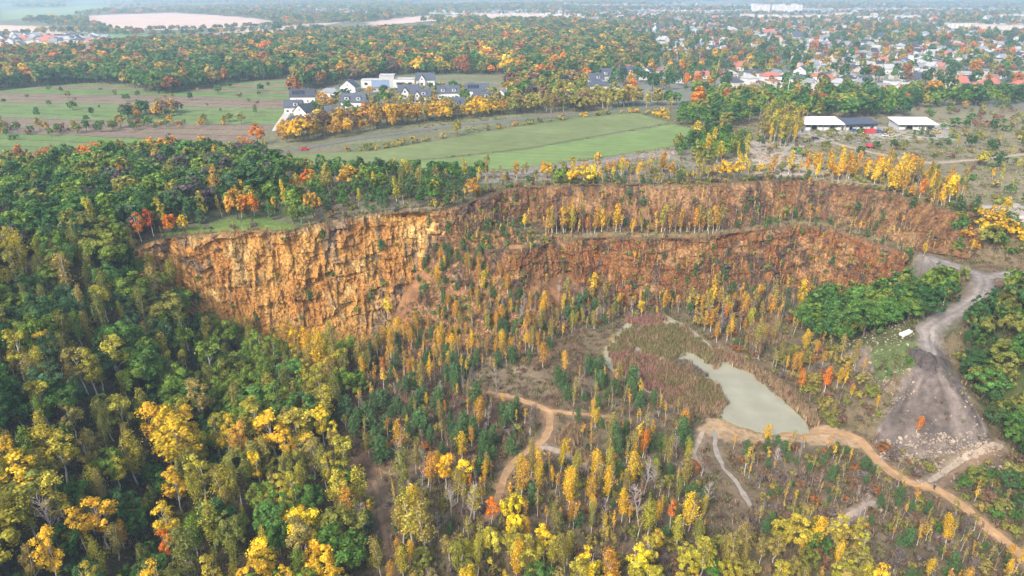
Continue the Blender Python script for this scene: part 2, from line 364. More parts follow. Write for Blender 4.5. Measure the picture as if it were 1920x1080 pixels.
gcol *= .8
ny, nx = GX.shape
idx = np.arange(ny * nx).reshape(ny, nx)
F = np.stack([idx[:-1, :-1], idx[:-1, 1:], idx[1:, 1:], idx[1:, :-1]], -1).reshape(-1, 4)
GZd = gz.copy()
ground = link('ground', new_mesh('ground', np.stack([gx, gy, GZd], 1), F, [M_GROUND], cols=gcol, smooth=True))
tag(ground, kind='structure', label='quarry floor, plateau and open country as one ground sheet')

# ------------------------------------------------------------------ ribbons and sheets lying on the ground
def resample(pts, step):
    P = [np.array(pts[0][:2])]
    # Catmull-Rom through the points
    A = [np.array(p[:2]) for p in pts]
    for i in range(len(A) - 1):
        p0 = A[max(i - 1, 0)]; p1 = A[i]; p2 = A[i + 1]; p3 = A[min(i + 2, len(A) - 1)]
        n = max(2, int(np.linalg.norm(p2 - p1) / step))
        for k in range(1, n + 1):
            t = k / n
            P.append(.5 * (2 * p1 + (p2 - p0) * t + (2 * p0 - 5 * p1 + 4 * p2 - p3) * t * t + (3 * p1 - p0 - 3 * p2 + p3) * t ** 3))
    return np.array(P)
def ribbon(name, pts, width, material, color, lift=.1, ragged=.35, nacross=6, step=1.2, label=None, ruts=False):
    P = resample(pts, step); T = np.gradient(P, axis=0); T /= np.linalg.norm(T, axis=1)[:, None] + 1e-9; N = np.stack([-T[:, 1], T[:, 0]], 1)
    s = np.linspace(-.5, .5, nacross + 1); V = []; C = []
    wl = width * (1 + ragged * (fbm(P[:, 0] / 2.5, P[:, 1] / 2.5, 5) - .5) * 2.2); wr = width * (1 + ragged * (fbm(P[:, 0] / 2.5, P[:, 1] / 2.5, 9) - .5) * 2.2)
    ends = np.minimum(np.arange(len(P)), np.arange(len(P))[::-1]); tap = .35 + .65 * np.clip(ends / 3, 0, 1) if ragged > .1 else np.ones(len(P))
    for k in s:
        ww = (wl if k < 0 else wr) * tap; X = P + N * (ww * k)[:, None]
        V.append(np.column_stack([X, H(X[:, 0], X[:, 1]) + lift]))
        tone = .8 + .4 * fbm(X[:, 0] / 1.7, X[:, 1] / 1.7, 13)
        if ruts: tone = tone * (1.12 if .12 < abs(k) < .36 else .82)
        C.append(np.array(color)[None, :] * tone[:, None])
    V = np.stack(V, 1).reshape(-1, 3); C = np.stack(C, 1).reshape(-1, 3); n = nacross + 1
    I = np.arange(len(P) * n).reshape(len(P), n)
    F = np.stack([I[:-1, :-1], I[1:, :-1], I[1:, 1:], I[:-1, 1:]], -1).reshape(-1, 4)[:, ::-1]
    o = link(name, new_mesh(name, V, F, [material], cols=C, smooth=True)); tag(o, label=label, kind='structure'); return o
for (nm, lb, px, wd, c), (pts, hw, c2) in zip(TRACKS, MASKS):
    ribbon(nm, pts, wd, M_PATH, c, .12, .4, 8, .9, lb, ruts=wd > 3)
ribbon('road', ROAD, 4.6, M_ASPH, (.13, .13, .135), .15, 0, 4, 3, 'grey asphalt road between housing estate and green field')
ribbon('driveway', DRIVE, 4.5, M_CONC, (.42, .4, .37), .15, 0, 4, 3, 'pale concrete driveway leading up to the dark-roofed houses')
def sheet(name, poly, material, color, lift, res, label, stripes=None, z=None):
    P = np.array(poly); x0, y0 = P.min(0); x1, y1 = P.max(0)
    xs = np.arange(x0, x1 + res, res); ys = np.arange(y0, y1 + res, res)
    X, Y = np.meshgrid(xs, ys); cx = (X[:-1, :-1] + res / 2); cyy = (Y[:-1, :-1] + res / 2)
    keep = in_poly(cx, cyy, poly); I = np.arange(X.size).reshape(X.shape)
    F = np.stack([I[:-1, :-1], I[:-1, 1:], I[1:, 1:], I[1:, :-1]], -1)[keep]
    used = np.unique(F); rm = np.full(X.size, -1); rm[used] = np.arange(len(used))
    x = X.ravel()[used]; y = Y.ravel()[used]
    # pull edge vertices towards the outline so that it stays straight
    d = dist_line(x, y, poly, True); ins = in_poly(x, y, poly)
    zz = (H(x, y) + lift) if z is None else np.full(x.shape, z)
    col = np.array(color)[None, :] * (.82 + .36 * fbm(x / 22, y / 22, 3))[:, None]
    if stripes: col = col * (1 + stripes[1] * np.sin((x * stripes[2] + y * stripes[3]) * 2 * math.pi / stripes[0]))[:, None]
    edge = (d < res) ; col[edge] *= .88
    o = link(name, new_mesh(name, np.column_stack([x, y, zz]), rm[F], [material], cols=col, smooth=True)); tag(o, label=label, kind='structure'); return o
FIELD_A = gpoly(FIELD_A_PX); FIELD_B = gpoly(FIELD_B_PX)
sheet('field', FIELD_A, M_FIELD, (.145, .175, .07), .12, 1.5, 'dull green winter crop field below the asphalt road', (9, .04, .35, 1))
sheet('field', FIELD_B, M_FIELD, (.145, .205, .07), .12, 1.5, 'bright green crop field along the quarry rim', (7, .08, .2, 1))
FARF = [([(160, 30), (330, 23), (505, 38), (520, 46), (330, 56), (190, 56), (165, 47)], (.5, .36, .29), 'broad pinkish ploughed field on the far slope'),
        ([(-60, 46), (90, 49), (160, 59), (20, 67), (-60, 68)], (.52, .38, .3), 'pinkish ploughed field above the far white village'),
        ([(395, 64), (450, 54), (570, 43), (655, 40), (560, 53), (480, 66), (400, 70)], (.5, .35, .28), 'narrow ploughed field above the autumn forest'),
        ([(680, 42), (800, 31), (960, 25), (1092, 33), (1080, 42), (960, 43), (850, 39), (700, 47)], (.52, .37, .3), 'long ploughed field behind the forest crest'),
        ([(240, 72), (380, 66), (400, 75), (260, 79)], (.3, .25, .24), 'grey fallow field at the forest edge'),
        ([(110, 64), (240, 61), (330, 64), (200, 71)], (.13, .23, .09), 'small green meadow beside the far white village'),
        ([(1180, 27), (1240, 26), (1238, 33), (1186, 35)], (.42, .38, .33), 'pale field patch between the far suburbs'),
        ([(0, 20), (160, 10), (300, 16), (160, 27), (0, 38)], (.2, .25, .13), 'hazy green fields on the far left rise')]
FAR_POLYS = []
for px, c, lb in FARF:
    P = [at_z(u, v, 1.5) for u, v in px]; FAR_POLYS.append(P)
    sheet('ploughed_field' if 'plough' in lb else 'meadow', P, M_FAR, c, .9, 22, lb)
# water of the pond and the creek
def water_mat():
    m = bpy.data.materials.new('pond_water'); m.use_nodes = True; n = m.node_tree.nodes; l = m.node_tree.links; p = n['Principled BSDF']
    p.inputs['Roughness'].default_value = .03; p.inputs['IOR'].default_value = 1.33
    geo = n.new('ShaderNodeNewGeometry'); nz = n.new('ShaderNodeTexNoise'); nz.inputs['Scale'].default_value = .12; nz.inputs['Detail'].default_value = 3; l.new(geo.outputs['Position'], nz.inputs['Vector'])
    cr = n.new('ShaderNodeValToRGB'); cr.color_ramp.elements[0].position = .35; cr.color_ramp.elements[0].color = (.25, .24, .165, 1); cr.color_ramp.elements[1].position = .65; cr.color_ramp.elements[1].color = (.31, .295, .21, 1)
    l.new(nz.outputs['Fac'], cr.inputs[0]); l.new(cr.outputs[0], p.inputs['Base Color'])
    nb = n.new('ShaderNodeTexNoise'); nb.inputs['Scale'].default_value = 2.2; l.new(geo.outputs['Position'], nb.inputs['Vector'])
    b = n.new('ShaderNodeBump'); b.inputs['Strength'].default_value = .05; b.inputs['Distance'].default_value = .05; l.new(nb.outputs['Fac'], b.inputs['Height']); l.new(b.outputs[0], p.inputs['Normal'])
    return m
M_WATER = water_mat()
PW = []
for i in range(len(POND)):
    a = POND[i]; b = POND[(i + 1) % len(POND)]; PW += [a, ((a[0] + b[0]) / 2, (a[1] + b[1]) / 2)]
cxp = sum(p[0] for p in PW) / len(PW); cyp = sum(p[1] for p in PW) / len(PW)
PWo = [(cxp + (x - cxp) * 1.04, cyp + (y - cyp) * 1.06) for x, y in PW]
pond = link('pond', new_mesh('pond', [(x, y, -38.18) for x, y in PWo], [tuple(range(len(PWo)))[::-1] if False else tuple(range(len(PWo)))], [M_WATER]))
pond.data.update()
if pond.data.polygons[0].normal.z < 0: pond.data.flip_normals()
tag(pond, kind='structure', label='murky pale green pond on the quarry floor')
ribbon('creek', CREEK, 1.15, mat('creek_silt', (.25, .22, .175), .25, noise=(.7, .3)), (.25, .22, .175), .14, .95, 4, .8, 'shallow silty creek draining the pond')

# ------------------------------------------------------------------ rock faces of the quarry
def cliff(name, label, pairs, cols, seed, res=.36, amp=1.0, cap=5.0):
    R = np.array([p[:3] for p in pairs], float); B = np.array([p[3:] for p in pairs], float)
    seg = np.linalg.norm(np.diff(R[:, :2], axis=0), axis=1) * .5 + np.linalg.norm(np.diff(B[:, :2], axis=0), axis=1) * .5
    S = np.concatenate([[0], np.cumsum(seg)]); ns = int(S[-1] / res); s = np.linspace(0, S[-1], ns)
    def interp(A):  # smooth through the control points
        o = np.empty((ns, 3))
        for k in range(3):
            sm = np.interp(s, S, A[:, k]); ker = np.ones(9) / 9; o[:, k] = np.convolve(np.pad(sm, 4, 'edge'), ker, 'valid')
        return o
    r = interp(R); b = interp(B)
    hgt = np.mean(R[:, 2] - B[:, 2]); slant = math.hypot(hgt, np.mean(np.linalg.norm(R[:, :2] - B[:, :2], axis=1))); nt_ = int(slant / res)
    t = np.linspace(0, 1, nt_)
    d = (b - r)[:, :2]; dn = d / (np.linalg.norm(d, axis=1)[:, None] + 1e-9)
    tang = np.gradient(r[:, :2] * .5 + b[:, :2] * .5, axis=0); tang /= np.linalg.norm(tang, axis=1)[:, None] + 1e-9
    nrm = np.stack([tang[:, 1], -tang[:, 0]], 1); nrm *= np.sign((nrm * dn).sum(1).mean())
    k9 = np.ones(25) / 25; nrm = np.stack([np.convolve(np.pad(nrm[:, k], 12, 'edge'), k9, 'valid') for k in (0, 1)], 1)
    # profile: steep above, talus at the foot
    prof = np.where(t < .72, t * .62 / .72, .62 + (t - .72) * .38 / .28)
    rag = (fbm(s / 4, s * 0, seed) - .5) * 3.0 * amp + (fbm(s / 1.3, s * 0, seed + 3) - .5) * 1.2 * amp
    SS, TT = np.meshgrid(s, t, indexing='ij'); zz = r[:, 2:3] + (b[:, 2:3] - r[:, 2:3]) * t[None, :]
    px = r[:, 0:1] + (b - r)[:, 0:1] * prof[None, :]; py = r[:, 1:2] + (b - r)[:, 1:2] * prof[None, :]
    bulge = (fbm(SS / 13, TT * hgt / 22, seed + 5, 3) - .45) * 7.5 * amp
    rib = -np.abs(fbm(SS / 3.2 + (fbm(SS / 6, TT * hgt / 6, seed + 8) - .5) * 1.5, TT * hgt / 14, seed + 11, 3) - .5) * 4.0 * amp
    strata = (vnoise(SS / 5.5, np.floor(TT * hgt / 1.7 + 2.2 * vnoise(SS / 9, TT * 0, seed + 2)) * 3.7, seed + 21) - .5) * 2.2 * amp
    blk = (_hash(np.floor(SS / 1.2 + vnoise(SS / 3, TT * hgt / 2, seed)), np.floor(TT * hgt / 2.2 + vnoise(SS / 2, TT * 9, seed + 1)), seed + 4) - .5) * .8 * amp
    big = (_hash(np.floor(SS / 2.8 + 1.3 * vnoise(SS / 5, TT * hgt / 4, seed + 7)), np.floor(TT * hgt / 5.2 + 1.2 * vnoise(SS / 4, TT * hgt / 5, seed + 6)), seed + 14) - .5) * 1.3 * amp; blk = blk + big
    fine = (fbm(SS / .9, TT * hgt / .9, seed + 31, 2) - .5) * .6 * amp
    win = sstep(0, .06, TT) * (1 - .85 * sstep(.72, 1, TT))
    D = (bulge + rib + strata + blk) * win + fine * (.35 + .65 * win) + 1.3 + rag[:, None] * (1 - sstep(0, .35, TT)) * .5
    px = px + nrm[:, 0:1] * D; py = py + nrm[:, 1:2] * D
    zz = zz + rag[:, None] * .25 * (1 - TT) + (fbm(SS / 2, TT * hgt / 2, seed + 44) - .5) * .9 * sstep(.05, .2, TT)
    # colours: ochre rock, grey fractured stone, pale fresh faces, rusty wash, earth along the top
    oc, gr, pa, ru = [np.array(c) for c in cols]
    a1 = fbm(SS / 7, TT * hgt / 9, seed + 51)[..., None]; a2 = fbm(SS / 2.0, TT * hgt / 5, seed + 61)[..., None]; a3 = fbm(SS / 11, TT * hgt / 11, seed + 71)[..., None]
    stv = fbm(SS / .9, TT * hgt / 3, seed + 81, 4)[..., None]
    C = oc * (1 - sstep(.4, .65, a1)) + ru * sstep(.4, .65, a1)
    g = sstep(.52, .66, a2 * .55 + a3 * .45 + .04 * (blk[..., None] < 0)); C = C * (1 - g * .8) + gr * g * .8
    p_ = sstep(.57, .68, fbm(SS / 8, TT * hgt / 6, seed + 91)[..., None]); C = C * (1 - p_ * .85) + pa * p_ * .85
    C = C * (.35 + 1.3 * stv) * (.9 + .2 * (_hash(np.floor(SS / .9), np.floor(TT * hgt / .8), seed)[..., None]))
    crk = _hash(np.floor(SS / .5 + 40 * vnoise(SS / 30, TT * 3, seed)), np.floor(TT * hgt / .55), seed + 99)[..., None]; C = np.where(crk < .10, C * .5, np.where(crk > .95, C * 1.3, C))
    top = (1 - sstep(.0, .07, TT + .06 * (a2[..., 0] - .5)))[..., None]; C = C * (1 - top * .7) + np.array([.11, .085, .05]) * top * .7
    # cap lying back over the plateau
    nc = 6; cv = []; cc = []
    for k in range(nc, 0, -1):
        f = k / nc; X = px[:, 0] - nrm[:, 0] * (cap * f + 1.2); Y = py[:, 0] - nrm[:, 1] * (cap * f + 1.2)
        hh = H(X, Y); zc = np.where(f > .6, hh - .15 if f > .9 else hh + .08, np.maximum(hh + .08, zz[:, 0] * (1 - f) + hh * f))
        cv.append(np.stack([X, Y, np.minimum(zc, zz[:, 0] + .6)], 1)); cc.append(np.repeat(np.array([[.11, .095, .045]]), ns, 0) * (.7 + .6 * fbm(X / 3, Y / 3, 4))[:, None])
    V = np.concatenate([np.stack(cv, 1), np.stack([px, py, zz], -1)], 1); C = np.concatenate([np.stack(cc, 1), C], 1)
    nn = V.shape[1]; I = np.arange(ns * nn).reshape(ns, nn)
    F = np.stack([I[:-1, :-1], I[:-1, 1:], I[1:, 1:], I[1:, :-1]], -1).reshape(-1, 4)
    FACES.append((np.stack([px, py, zz], -1), nrm))
    o = link(name, new_mesh(name, V.reshape(-1, 3), F, [M_ROCK], cols=C.reshape(-1, 3))); tag(o, label=label, kind='structure'); return o
FACES = []
OCHRE = [(.39, .205, .055), (.15, .115, .08), (.50, .315, .115), (.32, .148, .038)]
BROWNR = [(.185, .098, .042), (.062, .05, .042), (.245, .142, .066), (.13, .066, .030)]
RUSTY = [(.21, .098, .036), (.058, .046, .038), (.28, .155, .066), (.165, .068, .026)]
cliff('quarry_cliff', 'tall ochre rock face at the near end of the quarry', [
    (-123, 205, -1, -118, 198, -10), (-118, 210, 0, -112, 202, -14), (-113, 214, 0, -105, 203, -23), (-105, 217, 0, -98, 203, -31), (-92, 221, 0, -88, 203, -37), (-76, 222, 0, -72, 206, -38.5),
    (-65, 232, 0, -60, 209, -38), (-52, 240, 0, -47, 216, -38), (-38, 243, 0, -38, 225, -38), (-25, 246, -.5, -29, 229, -38), (-20, 247, -4, -22, 227, -38)], OCHRE, 3)
cliff('quarry_cliff', 'upper brown rock face behind the bench', [
    (-30, 245, 0, -27, 240, -13), (-24, 247, 0, -20, 241, -13), (-16, 256, 0, -13, 248, -13), (-4, 274, 0, -2, 258, -13), (9, 279, 0, 8, 265, -14), (31, 281, 0, 30, 262, -13.5), (76, 281, 0, 72, 260, -14),
    (100, 286, 0, 98, 268, -14), (120, 290, 0, 118, 278, -14), (135, 284, 0, 131, 274, -14), (151, 274, 0, 141, 264, -14), (164, 245, 0, 152, 238, -13.5), (176, 236, -1, 164, 228, -13)], BROWNR, 13, amp=.6)
cliff('quarry_cliff', 'lower rusty rock face between bench and quarry floor', [
    (-34, 244, -13, -34, 228, -38), (-26, 245, -12.5, -27, 227, -38), (-19, 245.5, -12.5, -22, 226, -38), (-14, 243.5, -13, -18, 224, -38), (-8, 238, -13, -11, 216, -38), (3, 240, -13.5, 1, 221, -38), (10, 244, -14, 9, 227, -38), (17, 252, -14, 22, 237, -38), (40, 255, -14, 38, 242, -38), (71, 253, -14, 70, 244, -38),
    (95, 262, -14, 93, 251, -38), (119, 269.5, -14, 116, 257, -38), (131, 266, -14, 126, 255, -38), (141, 248, -14, 133, 239, -37), (148, 235, -14, 136, 226, -35)], RUSTY, 23, amp=.62, cap=3)
print('terrain', round(time.time() - T0, 1), GZ.min(), YS[-1], XS[-1])

# ------------------------------------------------------------------ plant prototypes
def rnd_dirs(n, rg):
    v = rg.normal(size=(n, 3)); return v / np.linalg.norm(v, axis=1)[:, None]
def leaves(pos, nrm, size, rg, aspect=.75, var=None):
    """one small four-cornered leaf spray at every position"""
    n = len(pos); nrm = nrm / (np.linalg.norm(nrm, axis=1)[:, None] + 1e-9)
    a = np.cross(nrm, rnd_dirs(n, rg)); a /= np.linalg.norm(a, axis=1)[:, None] + 1e-9; b = np.cross(nrm, a)
    s = (np.asarray(size) * rg.uniform(.6, 1.35, n))[:, None]
    V = np.stack([pos + a * s * .6, pos + b * s * .6 * aspect + nrm * s * .12, pos - a * s * .6, pos - b * s * .6 * aspect + nrm * s * .12], 1).reshape(-1, 3)
    F = np.arange(4 * n).reshape(n, 4)
    if var is None: var = rg.uniform(0, 1, n)
    return V, F, np.repeat(np.clip(var, 0, 1), 4)
def clumps(C, R, n, size, rg, center, outward=.9, shell=.75, flat=1.0, up=.35):
    k = len(C); per = rg.integers(0, k, n); d = rnd_dirs(n, rg)
    o = C[per] - center; o /= np.linalg.norm(o, axis=1)[:, None] + 1e-9
    d = d + outward * o; d[:, 2] += up * .5; d /= np.linalg.norm(d, axis=1)[:, None]
    pos = C[per] + d * (R[per] * (shell + (1 - shell) * rg.uniform(-1, 1, n)))[:, None] * np.array([1, 1, flat])
    nr = d + rnd_dirs(n, rg) * .55; nr[:, 2] += up
    cv = rg.uniform(-.2, .2, k)[per]
    return leaves(pos, nr, size, rg, .8, rg.uniform(.2, .8, n) + cv)
def limbs(H_, r0, rg, ends, kink=.02, lean=.0):
    p = [(0, 0, -.4)]; n = 6
    lx, ly = rg.normal(size=2) * lean * H_
    for i in range(1, n + 1):
        f = i / n; p.append((lx * f + rg.normal() * kink * H_, ly * f + rg.normal() * kink * H_, H_ * f * .92))
    parts = [tube(p, [r0 * (1.25 if i == 0 else 1) * (1 - .85 * i / n) for i in range(n + 1)], 6)]
    for e in ends:
        f = max(.15, min(.8, (e[2] / H_) * .72)); s = np.array([np.interp(f * H_ * .92, [q[2] for q in p], [q[k] for q in p]) for k in range(3)])
        m = (s + np.array(e)) / 2 + np.array([0, 0, -.02 * H_])
        parts.append(tube([s, m, e], [r0 * .42 * (1 - f), r0 * .28 * (1 - f), .02], 4))
    return join(parts)
def p_broad(seed, n, size, H_=12., R=4.2, nl=7):
    rg = np.random.default_rng(seed); k = 46
    d = rnd_dirs(k * 2, rg); d = d[d[:, 2] > -.55][:k]; k = len(d)
    c0 = np.array([0, 0, H_ * .58]); rad = np.array([R, R * rg.uniform(.85, 1.1), H_ * .40])
    C = c0 + d * rad * rg.uniform(.45, 1.0, k)[:, None]; Rr = R * rg.uniform(.16, .36, k)
    return limbs(H_ * .75, .028 * H_, rg, [tuple(c) for c in C[:nl]]), clumps(C, Rr, n, size, rg, c0)
def p_aspen(seed, n, size, H_=16.):
    rg = np.random.default_rng(seed); k = 24
    zc = rg.uniform(.42, .97, k) * H_; prof = np.sin(np.clip((zc / H_ - .36) / .66, 0, 1) * math.pi) ** .7
    ang = rg.uniform(0, 6.28, k); rr = .17 * H_ * prof * rg.uniform(.3, 1, k)
    C = np.stack([rr * np.cos(ang), rr * np.sin(ang), zc], 1); Rr = .078 * H_ * rg.uniform(.6, 1.25, k)
    c0 = np.array([0, 0, H_ * .6])
    return limbs(H_, .013 * H_, rg, [tuple(c) for c in C[:12]], .012, .03), clumps(C, Rr, n, size, rg, c0, .5, .55, .9, .25)
def p_birch(seed, n, size, H_=14., w=.15, base=.30):
    rg = np.random.default_rng(seed); m = max(18, n // 11)
    zt = base + (1 - base) * rg.beta(1.25, 1.25, m); prof = np.sin(np.clip((zt - base) / (1.04 - base), 0, 1) ** .95 * math.pi) ** .8
    ang = rg.uniform(0, 6.28, m); lob = .62 + .55 * np.sin(ang * 2 + zt * 17 + seed) * np.sin(zt * 29 + seed * 3 + ang); rr = w * H_ * prof * rg.uniform(.2, 1.1, m) * lob.clip(.35, 1.3)
    S = np.stack([rr * np.cos(ang), rr * np.sin(ang), zt * H_], 1)
    per = rg.integers(0, m, n); t = rg.uniform(0, 1, n); drop = (.05 + .07 * rg.uniform(0, 1, m))[per] * H_
    out = S[per] * np.array([1, 1, 0]); out /= np.linalg.norm(out, axis=1)[:, None] + 1e-6
    pos = S[per] + out * (t * .035 * H_)[:, None] + np.stack([t * 0, t * 0, -t * t * drop], 1) + rg.normal(size=(n, 3)) * .016 * H_
    nr = out + rnd_dirs(n, rg) * .8 + np.array([0, 0, .35])
    tr = limbs(H_, .011 * H_, rg, [tuple(c) for c in S[:9]], .008, .035)
    return tr, leaves(pos, nr, size, rg, .7, rg.uniform(.1, .9, n) * .8 + rg.uniform(0, .2, m)[per])
def p_pine(seed, n, size, H_=8., w=.29):
    rg = np.random.default_rng(seed); P = []; N = []; ends = []
    wh = 11; per = max(3, n // (wh * 6))
    for k in range(wh):
        f = .14 + .82 * (k + rg.uniform(-.2, .2)) / wh; r = w * H_ * (1 - f) ** .6 * rg.uniform(.7, 1.25) + .02 * H_
        for j in range(6):
            a = 6.283 * (j + rg.uniform(-.35, .35)) / 6 + k * .7; rj = r * rg.uniform(.6, 1.15)
            e = np.array([math.cos(a) * rj, math.sin(a) * rj, f * H_ + rj * .28])
            if len(ends) < 20 and k < 8 and j % 2 == 0: ends.append(tuple(e))
            t = rg.uniform(.25, 1.05, per); q = np.outer(t, e - np.array([0, 0, f * H_])) + np.array([0, 0, f * H_]) + rg.normal(size=(per, 3)) * .022 * H_
            P.append(q); N.append(np.stack([np.full(per, math.cos(a)) * .5, np.full(per, math.sin(a)) * .5, np.full(per, .9)], 1) + rnd_dirs(per, rg) * .7)
    t = rg.uniform(.88, 1.02, per * 3); P.append(np.stack([rg.normal(size=per * 3) * .012 * H_, rg.normal(size=per * 3) * .012 * H_, t * H_], 1)); N.append(rnd_dirs(per * 3, rg))
    P = np.concatenate(P); N = np.concatenate(N)
    return limbs(H_, .016 * H_, rg, ends, .004), leaves(P, N, size, rg, .45)
def p_shrub(seed, n, size, H_=2.8, R=1.9):
    rg = np.random.default_rng(seed); k = 14; ang = rg.uniform(0, 6.28, k); rr = R * np.sqrt(rg.uniform(0, .55, k))
    C = np.stack([rr * np.cos(ang), rr * np.sin(ang), H_ * rg.uniform(.28, .78, k)], 1); Rr = R * rg.uniform(.28, .45, k)
    parts = [tube([(0, 0, -.2), tuple(c * np.array([.5, .5, .5])), tuple(c)], [.06, .04, .015], 4) for c in C[:7]]
    return join(parts), clumps(C, Rr, n, size, rg, np.array([0, 0, H_ * .3]))
def p_bare(seed, n, size, H_=11.):
    rg = np.random.default_rng(seed); parts = []; tw = []
    trunk = [(0, 0, -.3)]
    for i in range(1, 7): trunk.append((rg.normal() * .12 + trunk[-1][0], rg.normal() * .12 + trunk[-1][1], H_ * i / 6.5))
    parts.append(tube(trunk, [.15, .13, .115, .095, .07, .05, .025], 5))
    for k in range(34):
        f = rg.uniform(.3, .97); s = np.array([np.interp(f * H_, [q[2] for q in trunk], [q[j] for q in trunk]) for j in range(3)]); a = rg.uniform(0, 6.28)
        L = H_ * .24 * (1.15 - f) * rg.uniform(.6, 1.2) + .5; e = s + np.array([math.cos(a) * L * .7, math.sin(a) * L * .7, L * .8]); m = (s + e) / 2 + rg.normal(size=3) * .1
        tw.append(tube([s, m, e], [.05, .035, .018], 3))
        for q in range(4):
            s2 = m + (e - m) * rg.uniform(0, 1); e2 = s2 + np.array([rg.normal() * .4, rg.normal() * .4, rg.uniform(.2, .7)]) * (L * .35)
            tw.append(tube([s2, e2], [.025, .012], 3))
    V, F = join(tw)
    return join(parts), (V, F, np.full(len(V), .5))
NM = dict(broad='broadleaf_tree', aspen='poplar_tree', birch='birch_tree', sapling='birch_sapling', pine='pine_tree', shrub='shrub', bare='bare_tree')
BARK = dict(broad=BARK_D, aspen=BARK_W, birch=BARK_W, sapling=BARK_W, pine=BARK_P, shrub=BARK_D, bare=TWIG)
LEAFM = dict(broad=LEAF, aspen=LEAF, birch=LEAF, sapling=LEAF, pine=NEEDLE, shrub=LEAF, bare=TWIG)
NOMH = dict(broad=12., aspen=16., birch=14., sapling=7., pine=8., shrub=2.8, bare=11.)
def make(kind, seed, lod):
    s = (seed * 7919 + hash_kind[kind] * 101 + lod) % 99991
    if kind == 'broad': return p_broad(s, (3600, 900, 230)[lod], (.37, .78, 1.7)[lod], nl=(7, 4, 0)[lod])
    if kind == 'aspen': return p_aspen(s, (2500, 700, 220)[lod], (.36, .74, 1.5)[lod])
    if kind == 'birch': return p_birch(s, (1500, 560, 170)[lod], (.30, .56, 1.25)[lod])
    if kind == 'sapling': return p_birch(s, (250, 120, 55)[lod], (.24, .40, .75)[lod], 7., .10, .42)
    if kind == 'pine': return p_pine(s, (1500, 520, 160)[lod], (.40, .68, 1.25)[lod])
    if kind == 'shrub': return p_shrub(s, (620, 260, 90)[lod], (.28, .45, .8)[lod])
    return p_bare(s, 0, 0)
hash_kind = {k: i for i, k in enumerate(NM)}
NVAR = 6
PROTO = {}       # (kind, variant, lod) -> (trunk mesh, crown mesh)
protos = bpy.data.collections.new('plant_prototypes')      # not linked to the scene: only source meshes for the masses
PIDX = {}
def proto(kind, var, lod):
    key = (kind, var, lod)
    if key not in PROTO:
        (tv, tf), (cv, cf, vr) = make(kind, var, lod)
        tm = new_mesh('trunk_' + kind, tv, np.asarray(tf), [BARK[kind]], smooth=True); cm = new_mesh('crown_' + kind, cv, np.asarray(cf), [LEAFM[kind]], var=vr)
        PROTO[key] = (tm, cm, (tv, np.asarray(tf), cv, np.asarray(cf), vr))
    return PROTO[key]
def mass_proto(kind, var, lod):
    """trunk and crown in one mesh, used only inside the masses"""
    key = (kind, var, lod)
    if key not in PIDX:
        tv, tf, cv, cf, vr = proto(*key)[2]
        V = np.concatenate([tv, cv]); me = None
        F = np.concatenate([tf, cf + len(tv)]) if tf.shape[1] == cf.shape[1] else None
        if F is None: F = [tuple(f) for f in tf] + [tuple(f + len(tv)) for f in cf]
        me = new_mesh('plant', V, F, [BARK[kind], LEAFM[kind]], mi=[0] * len(tf) + [1] * len(cf), var=np.concatenate([np.full(len(tv), .5), vr]))
        PIDX[key] = me
    return PIDX[key]
def instance_mass(name, items, label, kind='stuff'):
    """items: (mesh, x, y, z, rotz, (sx,sy,sz), tint): one object that scatters shared meshes with geometry nodes"""
    meshes = []; mid = {}
    for it in items:
        if it[0].name not in mid: mid[it[0].name] = len(meshes); meshes.append(it[0])
    col = bpy.data.collections.new('source_' + name)
    for i, me in enumerate(meshes): col.objects.link(bpy.data.objects.new('source%s_%03d' % (name, i), me))
    n = len(items); me = bpy.data.meshes.new(name); me.vertices.add(n)
    me.vertices.foreach_set('co', np.array([it[1:4] for it in items], np.float32).ravel())
    def at(nm, typ, field, arr): a = me.attributes.new(nm, typ, 'POINT'); a.data.foreach_set(field, np.asarray(arr).ravel())
    at('pid', 'INT', 'value', np.array([mid[it[0].name] for it in items], np.int32))
    at('rot', 'FLOAT_VECTOR', 'vector', np.array([(0, 0, it[4]) if not isinstance(it[4], tuple) else it[4] for it in items], np.float32))
    at('scl', 'FLOAT_VECTOR', 'vector', np.array([it[5] for it in items], np.float32))
    at('tint', 'FLOAT_COLOR', 'color', np.array([(*it[6], 1) for it in items], np.float32))
    me.update()
    o = link(name, me); g = bpy.data.node_groups.new('scatter_' + name, 'GeometryNodeTree')
    g.interface.new_socket('Geometry', in_out='INPUT', socket_type='NodeSocketGeometry'); g.interface.new_socket('Geometry', in_out='OUTPUT', socket_type='NodeSocketGeometry')
    N = g.nodes; L = g.links; gi = N.new('NodeGroupInput'); go = N.new('NodeGroupOutput')
    ip = N.new('GeometryNodeInstanceOnPoints'); ci = N.new('GeometryNodeCollectionInfo'); ci.inputs[0].default_value = col; ci.inputs[1].default_value = True; ci.inputs[2].default_value = True
    ip.inputs['Pick Instance'].default_value = True
    def na(nm, t): x = N.new('GeometryNodeInputNamedAttribute'); x.data_type = t; x.inputs[0].default_value = nm; return x.outputs[0]
    L.new(gi.outputs[0], ip.inputs['Points']); L.new(ci.outputs[0], ip.inputs['Instance']); L.new(na('pid', 'INT'), ip.inputs['Instance Index'])
    er = N.new('FunctionNodeEulerToRotation'); L.new(na('rot', 'FLOAT_VECTOR'), er.inputs[0]); L.new(er.outputs[0], ip.inputs['Rotation'])
    L.new(na('scl', 'FLOAT_VECTOR'), ip.inputs['Scale']); L.new(ip.outputs[0], go.inputs[0])
    md = o.modifiers.new('scatter', 'NODES'); md.node_group = g
    tag(o, label=label, kind=kind); return o

